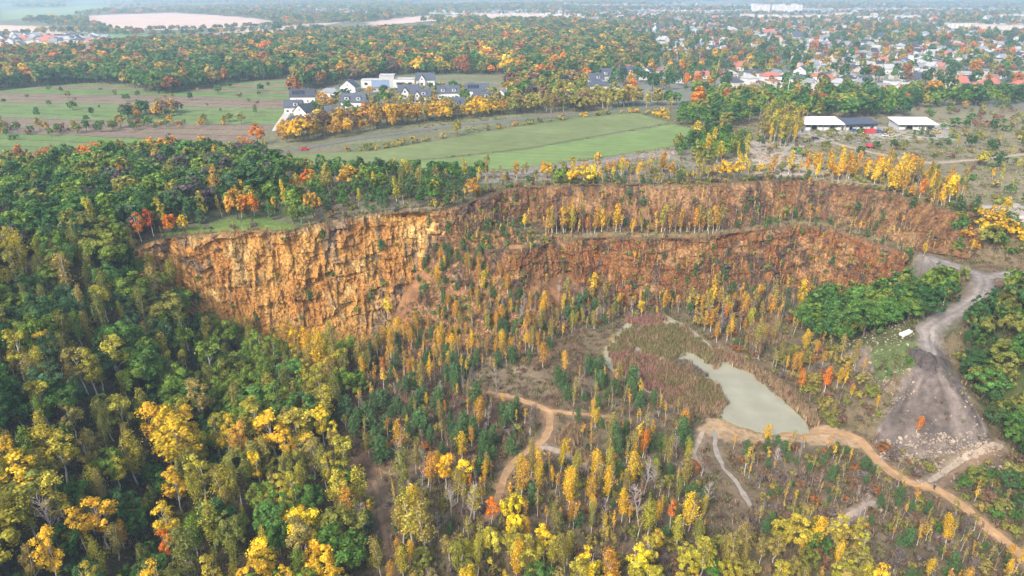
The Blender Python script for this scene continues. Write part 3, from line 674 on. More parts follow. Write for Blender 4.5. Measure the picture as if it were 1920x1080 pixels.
# ------------------------------------------------------------------ foliage colours (albedo)
PAL = dict(darkgreen=(.042, .090, .028), green=(.068, .138, .030), bluegreen=(.056, .104, .042), lime=(.130, .190, .030), olive=(.165, .168, .036), khaki=(.225, .185, .050),
           yellowgreen=(.29, .255, .034), golden=(.46, .305, .024), lemon=(.52, .40, .024), amber=(.36, .205, .034), orange=(.46, .160, .020), rust=(.25, .105, .032), red=(.38, .075, .022),
           brown=(.16, .10, .060), greybrown=(.14, .112, .095), pine=(.055, .098, .036), purple=(.085, .070, .072))
CNAME = dict(darkgreen='dark-green', green='green', bluegreen='blue-green', lime='fresh-green', olive='olive', khaki='khaki', yellowgreen='yellow-green', golden='golden', lemon='bright-yellow',
             amber='amber', orange='orange', rust='rust-brown', red='red', brown='brown', greybrown='grey-brown', pine='deep-green', purple='purple-grey')
def pick(opts):
    t = sum(w_ for _, w_ in opts); r = random.random() * t
    for c, w_ in opts:
        r -= w_
        if r <= 0: return c
    return opts[-1][0]
G_FOREST = [('green', 4.5), ('darkgreen', 1.8), ('bluegreen', 1.0), ('lime', 2.8), ('olive', 2), ('yellowgreen', .6)]
YEL = [('golden', 4), ('lemon', 1.5), ('amber', 3), ('yellowgreen', 2)]
BIR = [('khaki', 3), ('yellowgreen', 2.5), ('golden', 2), ('amber', 2), ('olive', 2)]
AMB = [('amber', 3.5), ('golden', 2), ('khaki', 3.8), ('orange', .3), ('brown', 2.2), ('greybrown', 1.2)]
BRN = [('brown', 4), ('greybrown', 3), ('khaki', 2), ('olive', 1.5), ('rust', 1)]
PIN = [('pine', 1)]
FAR = [('green', 3), ('rust', .9), ('olive', 4.5), ('bluegreen', 3), ('khaki', 4), ('darkgreen', 4), ('brown', 1.4), ('amber', .8), ('golden', .25), ('orange', .28)]
# zones: name, phrase, pixel polygon of the tree feet, spacing (m), [(kind, weight, hmin, hmax, colours)]
ZONES = [
 ('left_back', 'in the dense hillside forest', [(-160, 352), (0, 338), (200, 316), (400, 306), (500, 312), (535, 350), (520, 385), (420, 405), (300, 425), (250, 470), (-200, 520)], 5.6,
  [('broad', 8, 8.5, 14, [('green', 5), ('darkgreen', 2.5), ('lime', 2), ('olive', 1.5), ('bluegreen', 2), ('purple', .9), ('lime', .7), ('olive', .8)]), ('birch', .8, 11, 15, BIR)]),
 ('left_rim', 'along the forest back edge', [(-160, 335), (0, 322), (200, 302), (400, 292), (490, 300), (490, 311), (400, 306), (200, 316), (0, 338), (-160, 352)], 6.0,
  [('broad', 5, 8, 12, [('orange', 4), ('rust', 2.5), ('amber', 2), ('green', 2), ('olive', 1.5), ('brown', 1)])]),
 ('left_mid', 'on the wooded slope', [(-250, 520), (250, 470), (290, 520), (330, 600), (440, 680), (560, 770), (420, 860), (-260, 830)], 5.0,
  [('broad', 5, 8, 14.5, G_FOREST), ('birch', 3.2, 10, 16, [('olive', 3), ('khaki', 2.5), ('yellowgreen', 2.5), ('lime', 2)]), ('aspen', 1.2, 14, 18, [('lime', 2), ('yellowgreen', 2), ('khaki', 2), ('olive', 2)])]),
 ('left_near', 'in the near mixed wood', [(-300, 830), (420, 860), (560, 770), (610, 830), (650, 900), (660, 1010), (700, 1330), (-400, 1330)], 4.9,
  [('broad', 3.0, 7, 13, [('green', 3), ('darkgreen', 1.5), ('lime', 2.5), ('olive', 2.5), ('yellowgreen', 1)]), ('birch', 4.2, 9, 16, [('khaki', 2.5), ('olive', 3), ('yellowgreen', 3), ('lime', 1), ('amber', 1)]), ('aspen', 2.0, 13, 17, [('golden', 2.2), ('yellowgreen', 2), ('lemon', .7), ('khaki', 1.5)]), ('bare', .4, 9, 13, [('greybrown', 1)])]),
 ('left_foot', 'below the ochre cliff', [(330, 600), (400, 610), (480, 650), (660, 668), (700, 720), (640, 780), (610, 830), (560, 770), (440, 680)], 4.6,
  [('birch', 4, 10, 15, [('khaki', 3), ('yellowgreen', 3), ('olive', 2), ('amber', 1.5), ('golden', 1)]), ('broad', 1.6, 8, 12, [('green', 2), ('lime', 2), ('olive', 1)]), ('aspen', 1.6, 11, 15, [('yellowgreen', 3), ('lime', 2), ('golden', 1)])]),
 ('foot_left', 'on the cliff-foot slope', [(280, 490), (330, 530), (400, 575), (480, 630), (520, 655), (440, 680), (330, 610), (285, 530)], 4.2,
  [('broad', 5, 7, 11, G_FOREST), ('birch', 1.5, 8, 12, BIR)]),
 ('rim_left', 'above the ochre cliff', [(290, 445), (430, 412), (560, 415), (700, 392), (840, 388), (890, 372), (900, 350), (760, 345), (545, 352), (520, 385), (420, 405), (300, 425)], 5.2,
  [('broad', 2.2, 6, 10, [('green', 3), ('darkgreen', 2), ('lime', 1), ('amber', .8), ('orange', .5)]), ('birch', 3, 8, 13, [('yellowgreen', 3), ('khaki', 2), ('golden', 1.5), ('olive', 2)]), ('pine', 2, 5, 9, PIN), ('shrub', 1, 2, 3.5, [('olive', 1), ('green', 1), ('brown', 1)])]),
 ('rim_field', 'along the field edge', [(520, 322), (760, 328), (890, 330), (930, 345), (760, 348), (540, 350)], 5.6,
  [('broad', 4, 6, 10, [('green', 2), ('darkgreen', 3), ('olive', 1)]), ('birch', 2, 8, 12, [('yellowgreen', 3), ('golden', 1.5), ('khaki', 2)]), ('shrub', 1, 2, 4, [('green', 1), ('brown', 1)])]),
 ('rim_mid', 'on the upper rim', [(900, 352), (980, 340), (1100, 338), (1300, 337), (1480, 328), (1560, 332), (1560, 320), (1480, 316), (1300, 322), (1180, 318), (1030, 322), (940, 338)], 4.6,
  [('birch', 4, 4, 10.5, YEL + [('khaki', 2)]), ('aspen', 1.5, 5, 9, YEL), ('broad', 1.2, 4, 7, [('lime', 1), ('golden', 1.5), ('olive', 1)]), ('shrub', 2.2, 1.5, 3, [('olive', 2), ('brown', 1), ('green', 1)]), ('pine', .6, 3, 5, PIN)]),
 ('rim_right', 'in the yellow birch stand', [(1500, 334), (1580, 342), (1660, 358), (1740, 382), (1800, 405), (1815, 385), (1790, 350), (1700, 322), (1600, 315), (1510, 318)], 3.5,
  [('birch', 5, 5, 12.5, [('golden', 3), ('lemon', 1), ('amber', 3), ('khaki', 2), ('orange', .4)]), ('broad', .8, 4, 7, [('golden', 1), ('amber', 1), ('khaki', 1)]), ('shrub', 1.5, 1.5, 3, BRN), ('sapling', 1.5, 4, 6, AMB)]),
 ('right_shoulder', 'on the dirt road shoulder', [(1790, 425), (1860, 410), (1960, 430), (1990, 480), (1850, 480), (1780, 465)], 3.1,
  [('aspen', 2, 6, 10, [('golden', 3), ('lemon', 2)]), ('broad', 2.5, 5, 8, [('green', 3), ('olive', 2), ('golden', 1.5), ('amber', 1)]), ('shrub', 2, 2, 3.5, [('olive', 1), ('green', 1), ('amber', 1)])]),
 ('bench_birch', 'on the rock ledge', [(1020, 416), (1100, 426), (1200, 434), (1370, 430), (1370, 440), (1200, 446), (1020, 438)], 2.2,
  [('birch', 4.5, 6.5, 12.5, AMB + [('yellowgreen', 1.5)]), ('sapling', 3, 4.5, 8, AMB), ('shrub', 1, 1, 2, BRN)]),
 ('bench_pine', 'near the ledge end', [(1340, 432), (1400, 424), (1480, 408), (1560, 416), (1660, 450), (1735, 480), (1725, 488), (1640, 456), (1550, 426), (1480, 420), (1400, 434)], 2.5,
  [('pine', 4, 2, 4.5, PIN), ('sapling', 1.6, 3, 6, AMB), ('shrub', 2, 1, 2, [('green', 2), ('olive', 2), ('brown', 2)])]),
 ('nose', 'on the green shoulder', [(850, 440), (900, 420), (1000, 425), (1010, 455), (960, 490), (880, 510), (850, 480)], 3.0,
  [('pine', 2.2, 2, 5, PIN), ('shrub', 3, 1, 2.2, [('green', 2), ('olive', 2), ('brown', 1)]), ('sapling', 1.4, 3, 6, AMB)]),
 ('gully', 'in the rock gully', [(790, 500), (820, 470), (870, 465), (960, 540), (1000, 610), (900, 640), (760, 640)], 2.7, [('birch', 2, 5, 9, AMB), ('pine', 1.2, 3, 6, PIN), ('shrub', 1.5, 1, 2.5, [('olive', 1), ('green', 1)])]),
 ('face_low', 'below the rusty face', [(880, 545), (1000, 555), (1120, 548), (1250, 553), (1500, 545), (1500, 575), (1300, 590), (1100, 600), (900, 620)], 2.7,
  [('sapling', 4, 4, 8, AMB + [('greybrown', 2)]), ('birch', 1.2, 6, 10, AMB), ('shrub', 2.4, 1, 2.5, BRN), ('bare', .5, 5, 8, [('greybrown', 1)]), ('pine', .8, 3, 6, PIN)]),
 ('foot_birch', 'in the thin birch belt', [(640, 665), (720, 630), (830, 612), (920, 620), (1020, 600), (1060, 640), (960, 690), (880, 712), (760, 730), (690, 735)], 3.1,
  [('sapling', 4, 5, 8.5, [('amber', 4), ('golden', 3), ('khaki', 2), ('orange', .6)]), ('birch', 2, 7, 11, [('amber', 2), ('golden', 2), ('khaki', 2)]), ('pine', 1.6, 4, 7, PIN), ('shrub', .8, 1, 2, BRN)]),
 ('pines', 'in the young pine plantation', [(690, 735), (760, 730), (880, 715), (900, 752), (960, 775), (1000, 800), (990, 840), (930, 880), (840, 868), (700, 868), (640, 820), (640, 780)], 3.5,
  [('pine', 4.6, 3.5, 9, PIN), ('birch', 1.2, 6, 11, AMB), ('sapling', 2.4, 4, 8, AMB), ('shrub', 1.6, 1, 2.6, BRN + [('olive', 2)]), ('bare', .2, 6, 9, [('greybrown', 1)])]),
 ('mid_pines', 'between fork and pond', [(1040, 700), (1130, 690), (1210, 740), (1300, 790), (1310, 850), (1200, 880), (1110, 850), (1050, 765)], 3.4,
  [('pine', 3, 4, 8, PIN), ('sapling', 4, 4, 8, AMB), ('birch', .9, 7, 10, AMB), ('shrub', 1, 1, 2, BRN)]),
 ('north_pond', 'north of the reed beds', [(1060, 580), (1160, 568), (1260, 572), (1270, 585), (1180, 585), (1130, 618), (1060, 630)], 3.2,
  [('pine', 3, 5, 8, PIN), ('sapling', 2, 5, 8, AMB), ('birch', 1.4, 7, 10, BIR), ('shrub', 1, 1.5, 2.5, BRN)]),
 ('pond_bank', 'on the far pond bank', [(1275, 580), (1400, 575), (1500, 580), (1510, 620), (1420, 660), (1440, 690), (1400, 675), (1340, 645)], 2.8,
  [('birch', 2.2, 7, 12, AMB + [('yellowgreen', 2)]), ('sapling', 2.2, 5, 8, AMB), ('shrub', 3, 1.5, 3, BRN + [('olive', 2)]), ('pine', .6, 3, 5, PIN), ('bare', .3, 7, 10, [('greybrown', 1)])]),
 ('thicket', 'in the green thicket', [(1495, 590), (1560, 575), (1650, 560), (1740, 520), (1790, 520), (1800, 545), (1750, 590), (1680, 612), (1580, 645), (1510, 640)], 3.9,
  [('broad', 7, 6.5, 12, [('green', 5), ('darkgreen', 2), ('lime', 1.2), ('olive', 1)]), ('aspen', .5, 8, 11, [('yellowgreen', 2), ('golden', 1)])]),
 ('right_wood', 'in the heap-side wood', [(1862, 555), (1930, 550), (2060, 560), (2080, 860), (1930, 880), (1880, 845), (1850, 760), (1800, 690), (1790, 650)], 3.8,
  [('broad', 8, 6.5, 11.5, [('green', 4), ('darkgreen', 4), ('lime', .8), ('olive', 1.2)]), ('shrub', 1.2, 2, 4, [('green', 1), ('olive', 1), ('yellowgreen', .5)])]),
 ('pond_east', 'between pond and heap', [(1440, 690), (1510, 640), (1560, 650), (1620, 700), (1650, 770), (1640, 800), (1560, 800), (1500, 745)], 2.7,
  [('shrub', 4, 1.5, 3.4, BRN + [('olive', 3), ('khaki', 3)]), ('birch', .9, 6, 10, [('golden', 1), ('amber', 2), ('khaki', 2)]), ('sapling', 1.2, 4, 7, AMB), ('broad', .5, 4, 6, [('khaki', 2), ('olive', 2)])]),
 ('floor_mid', 'on the open quarry floor', [(660, 900), (840, 875), (940, 890), (1110, 860), (1310, 860), (1330, 1000), (1200, 1020), (960, 1020), (760, 1060), (680, 1060)], 2.9,
  [('birch', 1.6, 8, 13, BIR + [('golden', 2)]), ('sapling', 2.6, 4, 9, AMB), ('bare', .7, 8, 12, [('greybrown', 1)]), ('shrub', 4.5, 1.2, 3.0, BRN + [('olive', 2)]), ('pine', .9, 3, 7, PIN)]),
 ('floor_south', 'at the near pit foot', [(700, 1060), (960, 1030), (1200, 1030), (1400, 1010), (1560, 1000), (1640, 1060), (1660, 1300), (700, 1300)], 3.6,
  [('birch', 2, 8, 12, BIR), ('aspen', 1.2, 9, 12, [('golden', 1.5), ('lemon', 1), ('yellowgreen', 2), ('khaki', 1)]), ('broad', 1.2, 6, 9, [('khaki', 2), ('olive', 2), ('yellowgreen', 1), ('green', 1)]), ('shrub', 4, 1.5, 3.4, BRN + [('khaki', 3), ('olive', 2)]), ('sapling', 1, 4, 7, AMB)]),
 ('floor_east', 'in the creek-side brush', [(1340, 830), (1480, 835), (1590, 845), (1640, 885), (1700, 920), (1740, 940), (1700, 990), (1560, 1000), (1420, 1000), (1400, 900)], 2.5,
  [('sapling', 2.6, 3.5, 7, AMB + [('khaki', 2)]), ('pine', 1.6, 2.5, 5.5, PIN), ('shrub', 4, 1, 2.2, BRN), ('bare', .4, 5, 8, [('greybrown', 1)])]),
 ('corner', 'by the lower track', [(1640, 1000), (1740, 945), (1800, 965), (1880, 1040), (1960, 1120), (1960, 1300), (1650, 1300)], 2.7,
  [('sapling', 2, 4, 8, AMB + [('khaki', 2)]), ('shrub', 3, 1.2, 2.6, BRN + [('olive', 2), ('green', 2)]), ('pine', 1, 3, 6, PIN), ('birch', .7, 7, 10, [('amber', 2), ('golden', 1), ('greybrown', 2)])]),
 ('corner_right', 'beyond the lower track', [(1800, 880), (1880, 860), (2060, 880), (2060, 1120), (1940, 1030), (1860, 980), (1790, 935)], 2.9,
  [('shrub', 4, 1.5, 3.2, [('green', 2), ('olive', 3), ('brown', 3), ('khaki', 2)]), ('broad', 1, 4, 7, [('green', 2), ('olive', 2), ('darkgreen', 1)]), ('sapling', 1, 4, 6, AMB)]),
 ('heap_foot', 'around the spoil heap', [(1610, 835), (1650, 830), (1740, 870), (1800, 860), (1760, 900), (1700, 895), (1650, 865)], 2.6, [('shrub', 3, 1, 2.4, BRN + [('olive', 2)]), ('sapling', 1, 3, 5, AMB)]),
 ('heap_green', 'on the weedy bank', [(1650, 680), (1722, 650), (1730, 672), (1660, 708)], 2.4, [('shrub', 3, .8, 1.6, [('green', 3), ('olive', 1)])]),
 ('waste', 'on the waste ground', [(1400, 262), (1960, 225), (2000, 400), (1830, 385), (1780, 345), (1560, 310), (1420, 310)], 11.5,
  [('shrub', 4, 1.5, 3.5, [('green', 2), ('olive', 3), ('khaki', 2), ('brown', 2)]), ('birch', 1, 5, 8, [('yellowgreen', 2), ('golden', 2)]), ('broad', 1.2, 4, 7.5, [('green', 1), ('darkgreen', 2), ('olive', 1)])]),
 ('waste_far', 'on the scrubby heath', [(1700, 195), (2050, 190), (2050, 240), (1780, 240)], 13, [('shrub', 4, 2, 4, [('green', 2), ('olive', 2), ('brown', 2)]), ('broad', 1, 4, 7, [('olive', 1), ('green', 1), ('amber', .5)])]),
 ('field_corner', 'at the field corner', [(1270, 262), (1330, 255), (1390, 262), (1400, 300), (1330, 312), (1270, 300)], 5.2, [('broad', 4, 5, 10.5, [('darkgreen', 1.5), ('green', 3), ('lime', 1), ('olive', 1.5)]), ('birch', 1.2, 8, 12, [('yellowgreen', 1), ('golden', 1)])]),
 ('poplars', 'in the olive grove', [(1420, 262), (1440, 240), (1500, 235), (1505, 268), (1460, 280)], 4.4, [('aspen', 3, 11, 15, [('khaki', 3), ('yellowgreen', 2), ('olive', 2)]), ('birch', 1, 9, 12, [('golden', 1), ('khaki', 1)])]),
 ('hedge_right', 'in the town tree belt', [(1270, 215), (1400, 208), (1520, 208), (1690, 205), (1700, 222), (1520, 222), (1440, 232), (1330, 245), (1280, 238)], 7.5,
  [('broad', 5, 8, 13, [('darkgreen', 4), ('green', 3), ('lime', 1.5), ('olive', 1.5)]), ('aspen', 1, 12, 15, [('lime', 2), ('yellowgreen', 1)])]),
 ('hedge_far', 'at the town margin', [(1300, 180), (1700, 178), (1960, 180), (1960, 196), (1690, 205), (1400, 206), (1300, 208)], 9,
  [('broad', 4, 8, 13, [('darkgreen', 3), ('green', 2), ('olive', 2), ('lime', 1), ('amber', .8), ('rust', .5)])]),
 ('estate_front', 'along the estate road', [(505, 272), (620, 262), (700, 247), (800, 233), (960, 216), (960, 208), (800, 218), (700, 228), (610, 238), (520, 262)], 7.2,
  [('broad', 4, 9, 14, [('amber', 4), ('golden', 3), ('khaki', 2), ('brown', 1.2), ('olive', 1)]), ('bare', .5, 7, 10, [('brown', 1)])]),
 ('road_shrubs', 'on the field verge', [(620, 287), (740, 272), (840, 258), (1000, 233), (1100, 220), (1250, 209), (1258, 226), (1190, 210), (1080, 220), (950, 238), (830, 260), (700, 283), (620, 289)], 4.4,
  [('shrub', 4, 1.6, 4.2, [('golden', 2), ('amber', 3), ('orange', .6), ('khaki', 3), ('olive', 2)])]),
 ('estate', 'among the estate houses', [(560, 200), (760, 165), (960, 170), (960, 205), (700, 228), (600, 235)], 9.5, [('broad', 2, 5, 9, [('green', 2), ('khaki', 2), ('amber', 1), ('darkgreen', 1)]), ('shrub', 2, 1.5, 3, [('green', 2), ('brown', 1)])]),
 ('mid_wood', 'in the middle wood', [(950, 175), (1090, 158), (1100, 190), (1280, 196), (1260, 207), (1100, 210), (960, 216)], 7.6, [('broad', 5, 9, 14, [('khaki', 3), ('olive', 3), ('green', 2), ('brown', 2), ('amber', 1.2), ('purple', .6)]), ('birch', 1.5, 11, 14, [('khaki', 1), ('yellowgreen', 1)])]),
 ('fields_hedge', 'in the strip-field hedgerows', [(-100, 248), (120, 240), (300, 232), (460, 226), (460, 234), (300, 243), (120, 252), (-100, 262)], 8, [('broad', 3, 4, 7.5, [('green', 2), ('olive', 2), ('khaki', 2), ('amber', 1)]), ('shrub', 2, 2, 4, [('green', 1), ('brown', 2), ('amber', 1)])]),
 ('fields_clump', 'in the strip-field copse', [(225, 215), (330, 205), (360, 212), (300, 224), (230, 226)], 7, [('broad', 3, 6, 10, [('amber', 2), ('khaki', 2), ('darkgreen', 2), ('brown', 1)])]),
 ('fields_solo', 'alone in the strip fields', [(-60, 175), (520, 160), (520, 215), (0, 275), (-60, 275)], 30, [('broad', 2, 3, 6.5, [('green', 2), ('darkgreen', 2), ('olive', 1), ('amber', .7)]), ('shrub', 1, 2, 3, [('green', 1), ('brown', 1)])]),
 ('forest_edge', 'at the autumn forest edge', [(-120, 172), (0, 170), (150, 156), (220, 158), (290, 178), (350, 172), (420, 158), (530, 148), (540, 138), (400, 142), (200, 145), (-120, 156)], 8.0,
  [('broad', 6, 12, 17, [('green', 3), ('darkgreen', 3), ('bluegreen', 2), ('olive', 2.5), ('rust', 1.5), ('khaki', 1.5), ('amber', 1)])]),
 ('forest', 'in the wide autumn forest', [(-300, 158), (200, 146), (540, 140), (560, 175), (640, 155), (760, 140), (950, 140), (960, 175), (1090, 155), (1190, 130), (1230, 95), (1180, 66), (1090, 56), (900, 60), (640, 66), (560, 76), (400, 84), (210, 92), (150, 104), (0, 108), (-300, 112)], 8.4,
  [('broad', 8, 11, 17, FAR), ('pine', .35, 15, 20, PIN)]),
]
PLANTS = []
def keep_free(x, y):
    ok = np.ones(len(x), bool)
    for pts, hw, _ in MASKS:
        P = np.array(pts); q = (x > P[:, 0].min() - 8) & (x < P[:, 0].max() + 8) & (y > P[:, 1].min() - 8) & (y < P[:, 1].max() + 8)
        if q.any(): ok[q] &= dist_line(x[q], y[q], pts) > hw + .3
    for poly in (POND, SANDBANK, FIELD_A, FIELD_B): ok &= ~in_poly(x, y, poly)
    return ok
BLOCKED = []        # filled by the buildings: (x, y, radius)
def scatter_zone(px, sp):
    us = np.array(px); W = np.array(gpoly(px)); x0, y0 = W.min(0) - 12; x1, y1 = W.max(0) + 12
    xs = np.arange(x0, x1, sp); ys = np.arange(max(y0, 40), y1, sp * .9); X, Y = np.meshgrid(xs, ys); X[1::2] += sp / 2
    X = X.ravel() + RNG.uniform(-.42, .42, X.size) * sp; Y = Y.ravel() + RNG.uniform(-.42, .42, Y.size) * sp
    Z = H(X, Y); U, V, D = project(X, Y, Z)
    k = in_poly(U, V, px) & (D > 10); X, Y, Z = X[k], Y[k], Z[k]
    k = keep_free(X, Y)
    return X[k], Y[k], Z[k]
def lod_of(d): return 0 if d < 255 else (1 if d < 470 else 2)
def add_plant(kind, x, y, z, h, c, zone, phrase, special=None, wid=1.0):
    PLANTS.append(dict(kind=kind, x=x, y=y, z=z, h=h, c=c, zone=zone, ph=phrase, sp=special, rot=random.random() * 6.28, var=random.randrange(NVAR), wid=wid * (random.uniform(.88, 1.15) if special else random.uniform(.72, 1.4)), d=math.hypot(math.hypot(x, y), CAM_H - z)))

# ------------------------------------------------------------------ buildings
GLASS = mat('window_glass', (.03, .04, .05), .12, spec=.6); WFRAME = mat('window_frame', (.6, .6, .6), .6)
WALLS = {k: mat('plaster_' + k, c, .85, noise=(.35, .08)) for k, c in dict(white=(.62, .61, .585), cream=(.54, .49, .39), grey=(.42, .42, .42), pale=(.58, .56, .53), yellow=(.62, .52, .3), pink=(.6, .42, .36), dark=(.16, .16, .18), brick=(.36, .2, .14)).items()}
ROOFS = {k: mat('roof_' + k, c, .7, noise=(.6, .2), bump=(3, .4, .1)) for k, c in dict(slate=(.062, .073, .10), dark=(.045, .05, .062), grey=(.21, .22, .24), red=(.36, .125, .085), brown=(.22, .12, .09), pale=(.33, .33, .335), blue=(.14, .19, .27)).items()}
DOORM = mat('door_wood', (.22, .09, .06), .6); SOLAR = mat('solar_panel', (.012, .016, .035), .15, spec=.7); CHIM = mat('chimney_brick', (.34, .24, .2), .9, noise=(2, .3)); FLATR = mat('flat_roof', (.38, .37, .36), .9, noise=(.3, .2))
WHITE_SHEET = mat('white_sheet_roof', (.76, .76, .74), .5, noise=(.3, .06)); STEEL = mat('painted_steel', (.3, .32, .35), .6)
def window_mesh():
    V, F = boxes([(0, 0, 0, 1, .14, 1), (0, -.02, 0, .84, .2, .86)]); return new_mesh('window', V, F, [WFRAME, GLASS], mi=[0] * 6 + [1] * 6)
WIN = window_mesh()
_mc = {}
def wall_mesh(W, D, hw, rise, roof, wm):
    k = ('w', W, D, hw, rise, roof, wm)
    if k not in _mc:
        V = [(-W/2, -D/2, -1.2), (W/2, -D/2, -1.2), (W/2, D/2, -1.2), (-W/2, D/2, -1.2), (-W/2, -D/2, hw), (W/2, -D/2, hw), (W/2, D/2, hw), (-W/2, D/2, hw)]
        F = [(0, 1, 5, 4), (2, 3, 7, 6), (0, 3, 2, 1)]
        if roof == 'gable':
            V += [(W/2, 0, hw + rise), (-W/2, 0, hw + rise)]; F += [(1, 2, 6, 8, 5), (3, 0, 4, 9, 7)]
        else: F += [(1, 2, 6, 5), (3, 0, 4, 7), (4, 5, 6, 7)]
        _mc[k] = new_mesh('wall', V, F, [WALLS[wm]])
    return _mc[k]
def roof_mesh(W, D, hw, rise, roof, rm):
    k = ('r', W, D, hw, rise, roof, rm)
    if k not in _mc:
        o = .55; w2 = W/2 + o; d2 = D/2 + o; drop = rise * o / (D/2); t = .28
        if roof == 'gable':
            V = []
            for x in (-w2, w2): V += [(x, -d2, hw - drop + .05), (x, 0, hw + rise + .05), (x, d2, hw - drop + .05), (x, -d2, hw - drop + t + .05), (x, 0, hw + rise + t + .05), (x, d2, hw - drop + t + .05)]
            F = [(3, 9, 10, 4), (4, 10, 11, 5), (0, 1, 7, 6), (1, 2, 8, 7), (0, 6, 9, 3), (2, 5, 11, 8), (0, 3, 4, 1), (1, 4, 5, 2), (6, 7, 10, 9), (7, 8, 11, 10)]
        elif roof == 'hip':
            r2 = max(.4, w2 - d2 * .9)
            V = [(-w2, -d2, hw), (w2, -d2, hw), (w2, d2, hw), (-w2, d2, hw), (-w2, -d2, hw + .25), (w2, -d2, hw + .25), (w2, d2, hw + .25), (-w2, d2, hw + .25), (-r2, 0, hw + rise), (r2, 0, hw + rise)]
            F = [(0, 3, 2, 1), (0, 1, 5, 4), (1, 2, 6, 5), (2, 3, 7, 6), (3, 0, 4, 7), (4, 5, 9, 8), (5, 6, 9), (6, 7, 8, 9), (7, 4, 8)]
        else:
            V, F = boxes([(0, 0, hw + .12, W + .5, D + .5, .3)])
            v2, f2 = boxes([(0, -D/2 - .1, hw + .4, W + .5, .3, .4), (0, D/2 + .1, hw + .4, W + .5, .3, .4), (-W/2 - .1, 0, hw + .4, .3, D - .1, .4), (W/2 + .1, 0, hw + .4, .3, D - .1, .4)])
            F = F + [tuple(i + len(V) for i in f) for f in f2]; V = V + v2
        _mc[k] = new_mesh('roof', V, F, [ROOFS[rm]])
    return _mc[k]
BOXM = {}
def part_box(name, m, parent, loc, size, rot=None):
    if m.name not in BOXM: V, F = boxes([(0, 0, 0, 1, 1, 1)]); BOXM[m.name] = new_mesh(name, V, F, [m])
    o = link(name, BOXM[m.name], parent, loc, None, size)
    if rot: o.rotation_euler = rot
    return o
def house(x, y, W, D, hw, rise, roof, rm, wm, rz, label=None, cat='house', name='house', detail=2, dormers=0, chimney=True, cross=False, solar=False, group=None, door=True, storeys=2):
    z = hz(x, y); BLOCKED.append((x, y, max(W, D) * .5 + 3.0))
    e = link(name, None, None, (x, y, z), rz); tag(e, label, cat, group)
    link('wall', wall_mesh(W, D, hw, rise, roof, wm), e)
    rf = link('roof', roof_mesh(W, D, hw, rise, roof, rm), e)
    if chimney: part_box('chimney', CHIM, rf, (W * .22, D * .08, hw + rise * .95), (.8, .8, 1.6))
    if detail >= 1:
        n = max(2, int(W / 3.2)); rows = [1.5] + ([4.3] if (hw > 5 and storeys > 1) else [])
        for zi in rows:
            for i in range(n):
                xx = -W/2 + W * (i + .5) / n
                if door and zi == 1.5 and i == n // 2: continue
                link('window', WIN, e, (xx, -D/2 - .02, zi), None, (1.25 if i % 2 else 1.7, 1, 1.4))
        if roof == 'gable':
            for s in (-1, 1):
                o = link('window', WIN, e, (s * (W/2 + .02), 0, hw + rise * .3), math.pi / 2, (1.2, 1, 1.3))
                if detail >= 2:
                    link('window', WIN, e, (s * (W/2 + .02), -D * .22, 1.6), math.pi / 2, (1.3, 1, 1.4)); link('window', WIN, e, (s * (W/2 + .02), D * .22, 1.6), math.pi / 2, (1.3, 1, 1.4))
        if door: part_box('door', DOORM, e, (-W/2 + W * (n // 2 + .5) / n, -D/2 - .02, 1.05), (1.1, .14, 2.1))
    for i in range(dormers):
        xx = -W/2 + W * (i + .5 + (.15 if dormers == 1 else 0)) / dormers
        dz = hw + rise * .25; dy = -D/2 * .72
        V, F = boxes([(0, 0, 0, 2.6, D * .42, 2.3)]); V2, F2 = boxes([(0, -.15, 1.25, 3.1, D * .45, .22)])
        kd = ('dorm', D, wm, rm)
        if kd not in _mc: _mc[kd] = new_mesh('dormer', V + V2, F + [tuple(i_ + 8 for i_ in f) for f in F2], [WALLS[wm], ROOFS[rm]], mi=[0] * 6 + [1] * 6)
        dm = link('dormer', _mc[kd], e, (xx, dy + D * .12, dz + .55)); link('window', WIN, dm, (0, -D * .21 - .02, .05), None, (1.7, 1, 1.4))
    if cross:   # gabled bay towards the viewer
        w2, d2 = W * .34, 3.2
        kc = ('bay', W, hw, rise, wm)
        if kc not in _mc:
            V = [(-w2/2, -d2, -1.2), (w2/2, -d2, -1.2), (w2/2, 2, -1.2), (-w2/2, 2, -1.2), (-w2/2, -d2, hw), (w2/2, -d2, hw), (w2/2, 2, hw), (-w2/2, 2, hw), (0, -d2, hw + rise * .8), (0, 2, hw + rise * .8)]
            _mc[kc] = new_mesh('bay', V, [(0, 1, 5, 8, 4), (1, 2, 6, 5), (3, 0, 4, 7), (2, 3, 7, 9, 6)], [WALLS[wm]])
            o_ = .35; hh = hw - .3
            V = [(-w2/2 - o_, -d2 - .4, hh), (0, -d2 - .4, hw + rise * .8 + .1), (w2/2 + o_, -d2 - .4, hh), (-w2/2 - o_, D * .45, hh), (0, D * .45, hw + rise * .8 + .1), (w2/2 + o_, D * .45, hh)]
            V += [(a, b, c + .25) for a, b, c in V]
            _mc[kc + (rm,)] = new_mesh('bay_roof', V, [(6, 7, 10, 9), (7, 8, 11, 10), (0, 3, 4, 1), (1, 4, 5, 2), (0, 1, 7, 6), (1, 2, 8, 7), (0, 6, 9, 3), (2, 5, 11, 8)], [ROOFS[rm]])
        if kc + (rm,) not in _mc: _mc[kc + (rm,)] = _mc[[q for q in _mc if q[:5] == kc and len(q) == 6][0]]
        b = link('bay', _mc[kc], e, (-W * .18, -D/2 + .3, 0)); link('bay_roof', _mc[kc + (rm,)], b)
        link('window', WIN, b, (0, -d2 - .02, hw * .35), None, (2.2, 1, 1.8)); link('window', WIN, b, (0, -d2 - .02, hw + rise * .15), None, (1.4, 1, 1.5))
